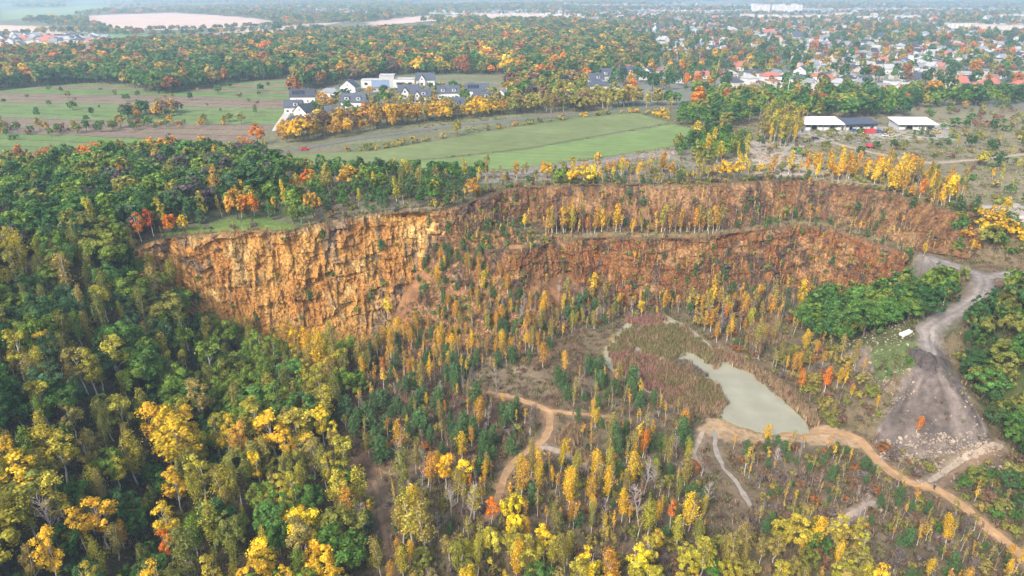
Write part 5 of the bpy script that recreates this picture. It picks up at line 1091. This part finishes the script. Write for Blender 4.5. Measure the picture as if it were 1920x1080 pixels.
# the ones that show largest become things of their own, the rest one mass per kind
LIMIT = dict(broad=300, aspen=200, birch=300, sapling=220, pine=280, shrub=240, bare=60)
for p in PLANTS:
    u, v, d = project(p['x'], p['y'], p['z'] + p['h'] * .6); p['in'] = -20 < u < 1940 and -20 < v < 1120; p['show'] = p['h'] / p['d']
KN = dict(broad='tree', aspen='poplar', birch='birch', sapling='birch sapling', pine='pine', shrub='shrub', bare='leafless tree')
SINGLE = []; REST = []
for kind in NM:
    L_ = sorted([p for p in PLANTS if p['kind'] == kind], key=lambda p: -(p['show'] + (10 if p['sp'] else 0)) if p['in'] else 1)
    sel = [p for p in L_ if p['in']][:LIMIT[kind]]; ids = set(map(id, sel)); SINGLE += sel; REST += [p for p in L_ if id(p) not in ids]
groups = {}
for p in SINGLE:
    if p['sp']: continue
    hk = p['h'] / NOMH[p['kind']]; p['size'] = 'tall' if hk > 1.12 else ('small' if hk < .8 else 'middling'); p['lm'] = landmark(p['x'], p['y'])
    groups.setdefault((p['kind'], p['c'], p['size'], p['ph'], p['lm']), []).append(p)
for (kind, c, size, ph, lm), L_ in groups.items():
    L_.sort(key=lambda p: math.hypot(p['x'] - LANDMARKS[lm][0], p['y'] - LANDMARKS[lm][1]))
    for i, p in enumerate(L_):
        s = '%s %s %s %s, %s to %s' % (size, CNAME[c] if kind != 'bare' else 'grey-brown', KN[kind], ph, ordn(i), lm)
        p['sp'] = s
GRP = dict(broad='broadleaf trees', aspen='poplars', birch='birches', sapling='birch saplings', pine='pines', shrub='shrubs', bare='leafless trees')
for p in SINGLE:
    lod = lod_of(p['d']); tm, cm, _ = proto(p['kind'], p['var'], lod); s = p['h'] / NOMH[p['kind']]; ws = s * p['wid']
    e = link(NM[p['kind']], None, None, (p['x'], p['y'], p['z']), p['rot'], (ws, ws, s)); e.rotation_euler = (random.gauss(0, .06), random.gauss(0, .06), p['rot'])
    tag(e, p['sp'], 'shrub' if p['kind'] == 'shrub' else 'tree', GRP[p['kind']])
    e['tint'] = tint_of(p['c'], p)
    t_ = link('stems' if p['kind'] == 'shrub' else 'trunk', tm, e); c_ = link('crown', cm, e); c_['tint'] = e['tint']
MASSN = dict(broad='broadleaf_forest', aspen='poplar_grove', birch='birch_wood', sapling='birch_scrub', pine='pine_wood', shrub='shrubbery', bare='leafless_wood')
MASSL = dict(broad='mass of green and autumn-coloured trees in the forests', aspen='mass of pale-trunked poplars in the woods', birch='mass of thin yellowing birches in the woods', sapling='mass of amber birch saplings on the quarry floor', pine='mass of young pines', shrub='mass of brown and olive shrubs on open ground', bare='mass of leafless trees')
for kind in NM:
    it = []
    for p in REST:
        if p['kind'] != kind: continue
        s = p['h'] / NOMH[kind]; ws = s * p['wid']; it.append((mass_proto(kind, p['var'], lod_of(p['d'])), p['x'], p['y'], p['z'], (random.gauss(0, .06), random.gauss(0, .06), p['rot']), (ws, ws, s), tint_of(p['c'], p)))
    if it: instance_mass(MASSN[kind], it, MASSL[kind])
print('trees placed', len(SINGLE), len(REST), round(time.time() - T0, 1))
# garden trees of the town and the woods beyond
it = []
gi_, gj_ = np.meshgrid(np.arange(-900, 2600, 13.), np.arange(480, 2500, 13.)); X = gi_.ravel() + RNG.uniform(-6, 6, gi_.size); Y = gj_.ravel() + RNG.uniform(-6, 6, gi_.size); Z = H(X, Y); U, V, D = project(X, Y, Z)
k = in_poly(U, V, TOWN_PX) & (RNG.uniform(0, 1, X.size) < .42 + .58 * (fbm(X / 120, Y / 120, 91, 3) < .42))
for P in FAR_POLYS: k &= ~in_poly(X, Y, P)
TF = [('green', 2), ('darkgreen', 3), ('bluegreen', 3), ('olive', 2), ('khaki', 1.5), ('rust', 1), ('amber', 1), ('orange', .35), ('brown', 1)]
TP = np.array([(t[0], t[1]) for t in T]); NB = B
for x, y, z, d in zip(X[k], Y[k], Z[k], D[k]):
    if ((NB[:, 0] - x) ** 2 + (NB[:, 1] - y) ** 2 < (NB[:, 2] * .8) ** 2).any(): continue
    h = random.uniform(5, 13); s = h / 12; it.append((mass_proto('broad', random.randrange(NVAR), 2), x, y, z, random.random() * 6, (s, s, s * random.uniform(.9, 1.3)), tint_of(pick(TF), None)))
gi_, gj_ = np.meshgrid(np.arange(-4200, 4200, 21.), np.arange(1250, 6200, 24.)); X = gi_.ravel() + RNG.uniform(-10, 10, gi_.size); Y = gj_.ravel() + RNG.uniform(-10, 10, gi_.size); Z = H(X, Y); U, V, D = project(X, Y, Z)
k = (U > -60) & (U < 1980) & (V < 62) & (fbm(X / 420, Y / 260, 17, 4) > .53) & ~(in_poly(U, V, TOWN_PX) & (V > 24))
for P in FAR_POLYS: k &= ~in_poly(X, Y, P)
for x, y, z in zip(X[k], Y[k], Z[k]):
    h = random.uniform(10, 19); s = h / 12; it.append((mass_proto('broad', random.randrange(NVAR), 2), x, y, z, random.random() * 6, (s * 1.35, s * 1.35, s), tint_of(pick(FAR), None)))
# hedges between the far fields
for px in ([(0, 68), (160, 60), (330, 57), (500, 50), (640, 41)], [(100, 48), (165, 46), (200, 57)], [(240, 80), (400, 74), (520, 66), (600, 55)], [(500, 38), (680, 40), (800, 30)], [(55, 40), (90, 43), (160, 49)], [(85, 60), (180, 62), (320, 66), (520, 58)], [(100, 47), (140, 48), (160, 50)]):
    P = resample([at_z(u, v, 0) for u, v in px], 9)
    for q in P:
        for r in range(2):
            x, y = q + RNG.normal(size=2) * 7; h = random.uniform(5, 12); s = h / 12; it.append((mass_proto('broad', random.randrange(NVAR), 2), x, y, hz(x, y), random.random() * 6, (s * 1.2, s * 1.2, s), tint_of(pick(FAR), None)))
instance_mass('distant_woods', it, 'far woods, hedges and garden trees fading into blue haze')
print('far trees', len(it), round(time.time() - T0, 1))

# ------------------------------------------------------------------ reeds, brush, rubble
def tuft(seed, n, h, r, wdt, lean=.25):
    rg = np.random.default_rng(seed); V = []; F = []; vr = []
    for i in range(n):
        a = rg.uniform(0, 6.28); q = r * math.sqrt(rg.uniform(0, 1)); b = np.array([math.cos(a) * q, math.sin(a) * q, -.1]); hh = h * rg.uniform(.65, 1.1); t_ = b + np.array([rg.normal() * lean * hh * .5, rg.normal() * lean * hh * .5, hh])
        d = rg.uniform(0, 3.14); s = np.array([math.cos(d), math.sin(d), 0]) * wdt; m_ = b * .4 + t_ * .6; k = len(V)
        V += [b - s * .6, b + s * .6, m_ + s, t_, m_ - s]; F += [(k, k + 1, k + 2, k + 4), (k + 4, k + 2, k + 3, k + 3)]; vr += [rg.uniform(0, 1)] * 5
    F = [f if f[2] != f[3] else f[:3] for f in F]
    return new_mesh('tuft', V, F, [REED], var=vr)
REEDM = [tuft(i, 26, 2.3, .75, .06, .16) for i in range(4)]; BRUSH = [tuft(20 + i, 22, .9, .6, .06, .7) for i in range(4)]
RT = dict(olive=(.27, .23, .105), red=(.36, .20, .145), tan=(.37, .265, .155), grey=(.24, .19, .16))
BEDS = [([(1166, 616), (1225, 608), (1262, 622), (1296, 648), (1268, 672), (1225, 668), (1185, 640)], 'olive'), ([(1172, 596), (1240, 585), (1250, 600), (1190, 612)], 'red'), ([(1232, 606), (1275, 606), (1312, 640), (1350, 668), (1310, 664), (1268, 632)], 'olive'),
        ([(1140, 650), (1170, 620), (1190, 640), (1185, 655), (1145, 664)], 'olive'), ([(1145, 664), (1185, 655), (1235, 672), (1240, 705), (1262, 745), (1210, 722), (1150, 690)], 'red'), ([(1235, 674), (1270, 682), (1335, 716), (1362, 748), (1330, 764), (1262, 750), (1235, 705)], 'olive'), ([(1260, 735), (1310, 742), (1366, 752), (1345, 774), (1285, 768), (1240, 745)], 'tan'), ([(1215, 700), (1262, 735), (1290, 715), (1300, 735), (1260, 750), (1200, 720)], 'red'),
        ([(1252, 668), (1300, 678), (1330, 700), (1310, 702), (1270, 684)], 'grey'), ([(1398, 690), (1450, 726), (1505, 775), (1520, 792), (1535, 780), (1490, 735), (1430, 694)], 'tan'), ([(1340, 668), (1395, 690), (1420, 690), (1370, 660), (1320, 648)], 'tan'), ([(1340, 690), (1352, 680), (1330, 664), (1300, 655)], 'olive'),
        ([(1048, 800), (1090, 795), (1100, 815), (1062, 840), (1040, 825)], 'tan'), ([(1072, 850), (1100, 845), (1112, 872), (1090, 868)], 'tan'), ([(1400, 575), (1460, 600), (1470, 640), (1400, 640)], 'tan'), ([(1400, 955), (1480, 940), (1490, 990), (1410, 1000)], 'grey'), ([(1415, 880), (1520, 880), (1520, 905), (1415, 900)], 'grey')]
it = []
for px, c in BEDS:
    W = np.array([at_z(u, v + 4, -38) for u, v in px]); x0, y0 = W.min(0); x1, y1 = W.max(0); n = int((x1 - x0) * (y1 - y0) / .55)
    X = RNG.uniform(x0, x1, n); Y = RNG.uniform(y0, y1, n); k = in_poly(X + (fbm(X / 3, Y / 3, 2) - .5) * 4, Y + (fbm(X / 3, Y / 3, 8) - .5) * 4, [tuple(q) for q in W])
    for x, y in zip(X[k], Y[k]):
        f = float(fbm(x / 5, y / 5, 66, 2)); cc = c if f < .62 else random.choice(['tan', 'olive', 'red']); b = np.array(RT[cc]) * random.uniform(.75, 1.2); s = random.uniform(.75, 1.15) * (.8 + .5 * f)
        it.append((random.choice(REEDM), x, y, max(hz(x, y), -38.5), random.random() * 6, (s, s, s * (.7 if c == 'grey' else 1)), tuple(b)))
instance_mass('reeds', it, 'beds of olive and reddish reeds filling half the pond')
it = []
x0, x1, y0, y1 = -130, 190, 95, 282; n = 26000
X = RNG.uniform(x0, x1, n); Y = RNG.uniform(y0, y1, n); k = in_poly(X, Y, C3) & keep_free(X, Y) & (fbm(X / 9, Y / 9, 71) > .36)
Z = H(X, Y); U, V, D = project(X, Y, Z); k &= (U > -40) & (U < 1960) & (V < 1120)
heap = in_poly(U, V, [(1650, 800), (1730, 655), (1770, 655), (1870, 840), (1740, 865), (1640, 845)]); k &= ~heap | (RNG.uniform(0, 1, n) < .04)
k &= ~in_poly(U, V, [(1560, 655), (1690, 605), (1735, 640), (1690, 668), (1600, 700)]) | (RNG.uniform(0, 1, n) < .12)
steep = in_poly(X, Y, C3) & ~in_poly(X, Y, C0) & (X > -112) & (Y > 205) & (X < 150) & ~(in_poly(X, Y, C2) & ~in_poly(X, Y, C1)); k &= ~steep
BC = [(.24, .165, .105), (.30, .225, .13), (.19, .135, .10), (.22, .20, .09), (.15, .16, .06), (.27, .17, .12)]
for x, y, z in zip(X[k], Y[k], Z[k]):
    f = float(fbm(x / 16, y / 16, 83, 2)); b = np.array(BC[min(5, int(f * 4 + random.random() * 3))]) * random.uniform(.7, 1.2); s = random.uniform(.6, 1.6)
    it.append((random.choice(BRUSH), x, y, z, random.random() * 6, (s, s, s * random.uniform(.6, 1.1)), tuple(b)))
# rough grass on the plateau
n = 9000; X = RNG.uniform(-60, 330, n); Y = RNG.uniform(240, 440, n); Z = H(X, Y); U, V, D = project(X, Y, Z)
k = ~in_poly(X, Y, C3) & keep_free(X, Y) & (U < 1960) & (fbm(X / 12, Y / 12, 71) > .42)
for x, y, z in zip(X[k], Y[k], Z[k]):
    b = np.array(random.choice([(.28, .24, .12), (.2, .22, .08), (.24, .19, .11), (.17, .2, .07)])) * random.uniform(.8, 1.2); s = random.uniform(.7, 1.5); it.append((random.choice(BRUSH), x, y, z, random.random() * 6, (s * 1.4, s * 1.4, s * .8), tuple(b)))
instance_mass('undergrowth', it, 'dry brown grass and brush covering the open ground')
def rock(seed, flat=.7):
    rg = np.random.default_rng(seed); d = rnd_dirs(14, rg); import bmesh
    bm = bmesh.new()
    for v in d: bm.verts.new(Vector(v * rg.uniform(.75, 1.1)) * 1.0)
    bmesh.ops.convex_hull(bm, input=bm.verts); bmesh.ops.delete(bm, geom=[v for v in bm.verts if not v.link_faces], context='VERTS')
    for v in bm.verts: v.co.z *= flat
    me = bpy.data.meshes.new('rock'); bm.to_mesh(me); bm.free(); me.materials.append(M_STONE); return me
ROCKS = [rock(i, .6 + .1 * (i % 3)) for i in range(6)]
OROCKS = [rock(i + 10, .6 + .1 * (i % 3)) for i in range(4)]
for r_ in OROCKS: r_.materials.clear(); r_.materials.append(mat('ochre_rubble', (.27, .15, .07), .9, noise=(.7, .6)))
it = []
def rubble(px, n, s0, s1, RK=ROCKS):
    W = np.array([ground_at(u, v) for u, v in px]); x0, y0 = W.min(0); x1, y1 = W.max(0)
    for _ in range(n):
        x = random.uniform(x0, x1); y = random.uniform(y0, y1)
        if in_poly(np.array([x]), np.array([y]), [tuple(q) for q in W])[0]:
            s = random.uniform(s0, s1) * random.choice([.6, 1, 1, 1.6]); it.append((random.choice(RK), x, y, hz(x, y) + s * .1, (random.random(), random.random(), random.random() * 6), (s, s * random.uniform(.6, 1), s * .8), (1, 1, 1)))
rubble([(1650, 830), (1740, 815), (1850, 815), (1870, 850), (1740, 880), (1650, 860)], 1000, .16, .55)
rubble([(1560, 655), (1700, 605), (1720, 640), (1640, 705), (1580, 700)], 420, .12, .4)
rubble([(1620, 715), (1700, 680), (1720, 740), (1640, 800)], 350, .15, .4)
rubble([(1770, 690), (1850, 790), (1830, 800), (1755, 700)], 120, .12, .35)
rubble([(1660, 760), (1740, 680), (1800, 740), (1840, 820), (1660, 820)], 150, .08, .25)
rubble([(1750, 880), (1880, 850), (1900, 900), (1800, 920)], 220, .2, .5)
rubble([(1560, 985), (1680, 935), (1690, 960), (1570, 1010)], 220, .2, .5)
rubble([(1040, 320), (1290, 280), (1300, 292), (1060, 330)], 500, .4, 1.1)
rubble([(1400, 280), (1540, 300), (1540, 325), (1440, 325)], 220, .3, .9)
for (u0, v0, u1, v1) in ((660, 640, 800, 612), (800, 612, 900, 625), (920, 560, 1000, 640), (1000, 600, 1300, 560), (1300, 560, 1500, 548)):
    rubble([(u0, v0 - 8), (u1, v1 - 8), (u1, v1 + 14), (u0, v0 + 14)], 420, .25, .9, OROCKS)
rubble([(810, 500), (940, 500), (1010, 640), (900, 660), (760, 640)], 3600, .25, .8, OROCKS)
rubble([(860, 440), (1000, 425), (1010, 455), (900, 500)], 500, .25, .8, OROCKS)
instance_mass('rubble', it, 'loose limestone rubble on the spoil slopes and cliff feet')

# ------------------------------------------------------------------ small single things
def place(u, v): x, y = ground_at(u, v); return x, y, hz(x, y)
x, y, z = place(1698, 628)
V, F = boxes([(0, 0, .35, 4.6, 1.5, .7), (0, 0, .78, 4.2, 1.1, .16)]); o = link('concrete_slab', new_mesh('slab', V, F, [WHITE_SHEET]), None, (x, y, z - .1), .55); tag(o, 'long white concrete slab lying at the head of the stony slope', 'slab')
for i, (u, v, s, lb) in enumerate(((1737, 905, .8, 'pale boulder beside the path junction below the spoil heap'), (1748, 902, .6, 'smaller pale boulder right of the first one below the spoil heap'), (1722, 906, .9, 'flat pale rock at the bend of the sandy track'), (1662, 902, 1.1, 'pale boulder in the brush left of the sandy track'), (1702, 773, .7, 'white stone block on the flank of the spoil heap'), (1632, 682, .8, 'white block in the rubble of the stony slope'))):
    x, y, z = place(u, v); o = link('boulder', ROCKS[i], None, (x, y, z + s * .2), i, (s, s * .8, s * .7)); tag(o, lb, 'boulder')
# dark tipped earth at the end of the dirt road
N_ = 26; V = []; x, y = 118.9, 172.0
for r in range(N_ + 1):
    for k in range(28):
        f = r / N_; a_ = k * 2 * math.pi / 28; rr = f * (1 + .18 * math.sin(a_ * 3 + 1) + .1 * math.sin(a_ * 7)); X = x + math.cos(a_) * 3.6 * rr; Y = y + math.sin(a_) * 5.8 * rr
        V.append((X, Y, hz(X, Y) - .15 + 3.0 * (1 - f * f) ** 1.3 * (.75 + .5 * float(vnoise(X / 1.1, Y / 1.1, 5))) + .35 * (float(vnoise(X / .5, Y / .5, 8)) - .5) * (1 - f)))
F = np.array([(r * 28 + k, (r + 1) * 28 + k, (r + 1) * 28 + (k + 1) % 28, r * 28 + (k + 1) % 28) for r in range(N_) for k in range(28)])
tag(link('earth_mound', new_mesh('earth_mound', V, F, [mat('dark_earth', (.075, .06, .055), .95, noise=(1.2, .5), bump=(2, .8, .4))])), 'dark mound of tipped earth at the head of the spoil heap', 'mound')
def paint(n, c): return mat('car_paint_' + n, c, .3, spec=.5)
TYRE = mat('tyre_rubber', (.02, .02, .02), .9)
def wheel_mesh():
    V, F = [], []
    for s in (-.11, .11):
        for k in range(12): V.append((math.cos(k * math.pi / 6) * .33, s, math.sin(k * math.pi / 6) * .33))
    F = [(k, (k + 1) % 12, 12 + (k + 1) % 12, 12 + k) for k in range(12)] + [tuple(range(12))[::-1], tuple(range(12, 24))]
    return new_mesh('wheel', V, F, [TYRE])
WHEEL = wheel_mesh(); CARM = {}
def car(u, v, rz, c, label, big=1.0, name='car', cat='car'):
    x, y, z = place(u, v); e = link(name, None, None, (x, y, z + .12), rz, (big,) * 3); tag(e, label, cat, 'vehicles')
    if c not in CARM:
        prof = [(-2.1, .35), (-2.15, .75), (-1.5, .92), (1.0, .95), (2.1, .75), (2.15, .35)]; V = [(a, s * .86, b) for s in (-1, 1) for a, b in prof]; n = len(prof)
        F = [tuple(range(n)), tuple(range(2 * n - 1, n - 1, -1))] + [(i, n + i, n + (i + 1) % n, (i + 1) % n) for i in range(n)]
        b = new_mesh('body', V, F, [CARPAINT[c]])
        cab = [(-1.7, .9), (-1.2, 1.42), (.3, 1.45), (1.05, .93)]; V = [(a, s * .74, h) for s in (-1, 1) for a, h in cab]; F = [(0, 1, 2, 3), (7, 6, 5, 4), (0, 4, 5, 1), (2, 6, 7, 3), (1, 5, 6, 2)]
        CARM[c] = (b, new_mesh('cabin', V, F, [GLASS, CARPAINT[c]], mi=[0, 0, 0, 0, 1]))
    link('body', CARM[c][0], e); link('cabin', CARM[c][1], e)
    for wx in (-1.3, 1.3):
        for wy in (-.8, .8): link('wheel', WHEEL, e, (wx, wy, .33))
CARPAINT = {k: paint(k, c) for k, c in dict(red=(.55, .03, .03), white=(.75, .75, .75), silver=(.45, .47, .5), blue=(.05, .12, .35), dark=(.03, .035, .04), yellow=(.7, .42, .03)).items()}
car(572, 282, .25, 'red', 'red car driving on the asphalt road')
for u, v, rz, c, lb in ((1602, 247, .1, 'blue', 'blue and white van before the long workshop'), (1616, 250, 1.2, 'white', 'white van beside the red container'), (1648, 249, .2, 'blue', 'blue vehicle in the middle of the scrap yard'), (1660, 256, .3, 'white', 'white car in front of the scrap yard'), (1672, 258, .1, 'silver', 'silver car next to the white one in the scrap yard'), (1668, 249, .6, 'yellow', 'yellow machine in the scrap yard'), (1727, 246, .1, 'white', 'white car under the end shed'), (1756, 250, .2, 'yellow', 'yellow vehicle right of the end shed'), (1755, 244, .4, 'silver', 'silver car behind the yellow vehicle'), (1528, 262, .1, 'dark', 'dark car on the track left of the workshop'), (1514, 241, .9, 'dark', 'dark car at the end of the white-roofed shed')):
    car(u, v, rz, c, lb)
CRED = mat('red_steel', (.42, .05, .05), .6, noise=(2, .25))
x, y, z = place(1630, 250); e = link('container', None, None, (x, y, z), .1); tag(e, 'dark red cargo container in the scrap yard', 'container')
part_box('body', CRED, e, (0, 0, 1.3), (6.2, 2.4, 2.4))
for i in range(9): part_box('rib', CRED, e, (-2.8 + i * .7, -1.23, 1.3), (.2, .08, 2.3))
part_box('door', CRED, e, (3.14, 0, 1.3), (.08, 2.2, 2.2))
x, y, z = place(1632, 278); e = link('farm_trailer', None, None, (x, y, z + .1), -.2); tag(e, 'red farm machine abandoned on the waste ground', 'machine')
part_box('bed', CRED, e, (0, 0, 1.0), (4.6, 2.0, .3)); part_box('hopper', CRED, e, (-.8, 0, 1.7), (2.2, 1.8, 1.1)); part_box('drawbar', CRED, e, (3.2, 0, .7), (2.0, .25, .2)); part_box('engine', CRED, e, (1.5, 0, 1.45), (1.1, 1.3, .6))
for wx in (-1.4, 1.2):
    for wy in (-1.1, 1.1): link('wheel', WHEEL, e, (wx, wy, .5), None, (1.6, 1.4, 1.6))
# pale mast by the town and a lattice pylon in the forest
PALEM = mat('pale_metal', (.5, .51, .52), .5)
x, y, z = place(1475, 186); e = link('mast', None, None, (x, y, z)); tag(e, 'thin pale pole rising over the tree belt before the town', 'pole'); v_, f_ = tube([(0, 0, -1), (0, 0, 8), (0, 0, 16)], [.28, .22, .14], 8); link('pole', new_mesh('pole', v_, f_, [PALEM]), e); part_box('lamp_arm', PALEM, e, (.7, 0, 15.8), (1.6, .2, .2))
x, y, z = place(172, 118); e = link('pylon', None, None, (x, y, z)); tag(e, 'grey lattice power pylon standing in the autumn forest', 'pylon')
parts = []
for sx, sy in ((-1, -1), (1, -1), (1, 1), (-1, 1)): parts.append(tube([(sx * 3, sy * 3, 0), (sx * 1.1, sy * 1.1, 18), (sx * .3, sy * .3, 34)], [.16, .14, .1], 4))
for k in range(9):
    z0 = k * 3.6; z1 = z0 + 3.6; r0 = 3 - z0 * .085; r1 = 3 - z1 * .085
    for s in (-1, 1):
        parts.append(tube([(s * r0, -r0, z0), (-s * r1, -r1, z1)], [.08, .08], 3)); parts.append(tube([(-r0, s * r0, z0), (-r1, -s * r1, z1)], [.08, .08], 3))
v_, f_ = join(parts); link('lattice', new_mesh('lattice', v_, f_, [PALEM]), e)
for h_, w_ in ((22, 6.5), (27, 5), (32, 3.5)): part_box('crossarm', PALEM, e, (0, 0, h_), (w_ * 2, .35, .35))

# the walker at the track crossing: one continuous skinned figure
def person(u, v, label):
    x, y, z = place(u, v)
    J = {'pelvis': (0, 0, .95, .15), 'waist': (0, .01, 1.12, .14), 'chest': (0, .02, 1.34, .17), 'neck': (0, .03, 1.5, .06), 'head': (0, .05, 1.62, .095), 'top': (0, .05, 1.74, .08),
         'shl': (-.19, .02, 1.43, .07), 'ell': (-.27, .0, 1.16, .05), 'wrl': (-.25, .14, .95, .035), 'hal': (-.24, .19, .88, .03), 'shr': (.19, .02, 1.43, .07), 'elr': (.28, -.02, 1.16, .05), 'wrr': (.26, .1, .94, .035), 'har': (.25, .14, .86, .03),
         'hil': (-.1, 0, .88, .1), 'knl': (-.11, .12, .5, .07), 'anl': (-.11, .02, .1, .05), 'tol': (-.12, .16, .04, .04), 'hir': (.1, 0, .88, .1), 'knr': (.11, -.02, .5, .07), 'anr': (.12, -.2, .12, .05), 'tor': (.12, -.08, .04, .04)}
    E_ = [('pelvis', 'waist'), ('waist', 'chest'), ('chest', 'neck'), ('neck', 'head'), ('head', 'top'), ('chest', 'shl'), ('shl', 'ell'), ('ell', 'wrl'), ('wrl', 'hal'), ('chest', 'shr'), ('shr', 'elr'), ('elr', 'wrr'), ('wrr', 'har'),
          ('pelvis', 'hil'), ('hil', 'knl'), ('knl', 'anl'), ('anl', 'tol'), ('pelvis', 'hir'), ('hir', 'knr'), ('knr', 'anr'), ('anr', 'tor')]
    names = list(J); vs = [list(J[k][:3]) for k in names]; es = [(names.index(a), names.index(b)) for a, b in E_]; rad = [J[k][3] for k in names]
    for s in (-1, 1):
        h = 'hal' if s < 0 else 'har'; hx, hy, hz_ = J[h][:3]
        for k in range(5):
            a = len(vs); off = (k - 2) * .016; L_ = (.05, .075, .085, .078, .06)[k]
            vs += [[hx + off, hy + .01, hz_ - .03], [hx + off * 1.2 + (.02 * -s if k == 0 else 0), hy + .03, hz_ - .03 - L_]]; rad += [.009, .008]; es += [(names.index(h), a), (a, a + 1)]
    me = bpy.data.meshes.new('body'); me.from_pydata(vs, es, []); 
    e = link('person', None, None, (x, y, z + .12), 2.4); tag(e, label, 'person')
    o = link('body', me, e); md = o.modifiers.new('skin', 'SKIN'); 
    lay = me.skin_vertices[0] if len(me.skin_vertices) else None
    if lay is None:
        import bmesh as _b
        bm = _b.new(); bm.from_mesh(me); bm.verts.layers.skin.verify(); bm.to_mesh(me); bm.free(); lay = me.skin_vertices[0]
    for i, r in enumerate(rad): lay.data[i].radius = (r, r)
    lay.data[0].use_root = True
    sb = o.modifiers.new('smooth', 'SUBSURF'); sb.levels = sb.render_levels = 1
    me.materials.append(mat('dark_clothes', (.035, .03, .05), .9))
    helm = rock(3, 1.0); helm.materials.clear(); helm.materials.append(mat('pale_cap', (.6, .52, .5), .6)); link('cap', helm, e, (0, .04, 1.71), None, (.125, .14, .1))
    pk = part_box('backpack', mat('pink_pack', (.45, .22, .25), .8), e, (0, -.2, 1.28), (.32, .2, .44))
person(1750, 921, 'person in dark clothes with a pale cap walking at the track crossing')

# ------------------------------------------------------------------ the air
V, F = boxes([(0, 4600, (-43 + 79) / 2, 14800, 9900, 122)])
hv = bpy.data.materials.new('hazy_air'); hv.use_nodes = True; n = hv.node_tree.nodes; n.remove(n['Principled BSDF']); pv = n.new('ShaderNodeVolumePrincipled')
pv.inputs['Color'].default_value = (.60, .82, 1, 1); pv.inputs['Density'].default_value = HAZE_DENSITY; pv.inputs['Anisotropy'].default_value = .2
hv.node_tree.links.new(pv.outputs[0], n['Material Output'].inputs['Volume'])
hz_o = link('haze', new_mesh('haze', V, F, [hv])); tag(hz_o, label='thin blue haze over the far country', kind='stuff'); hz_o.display_type = 'WIRE'
print('done', round(time.time() - T0, 1))
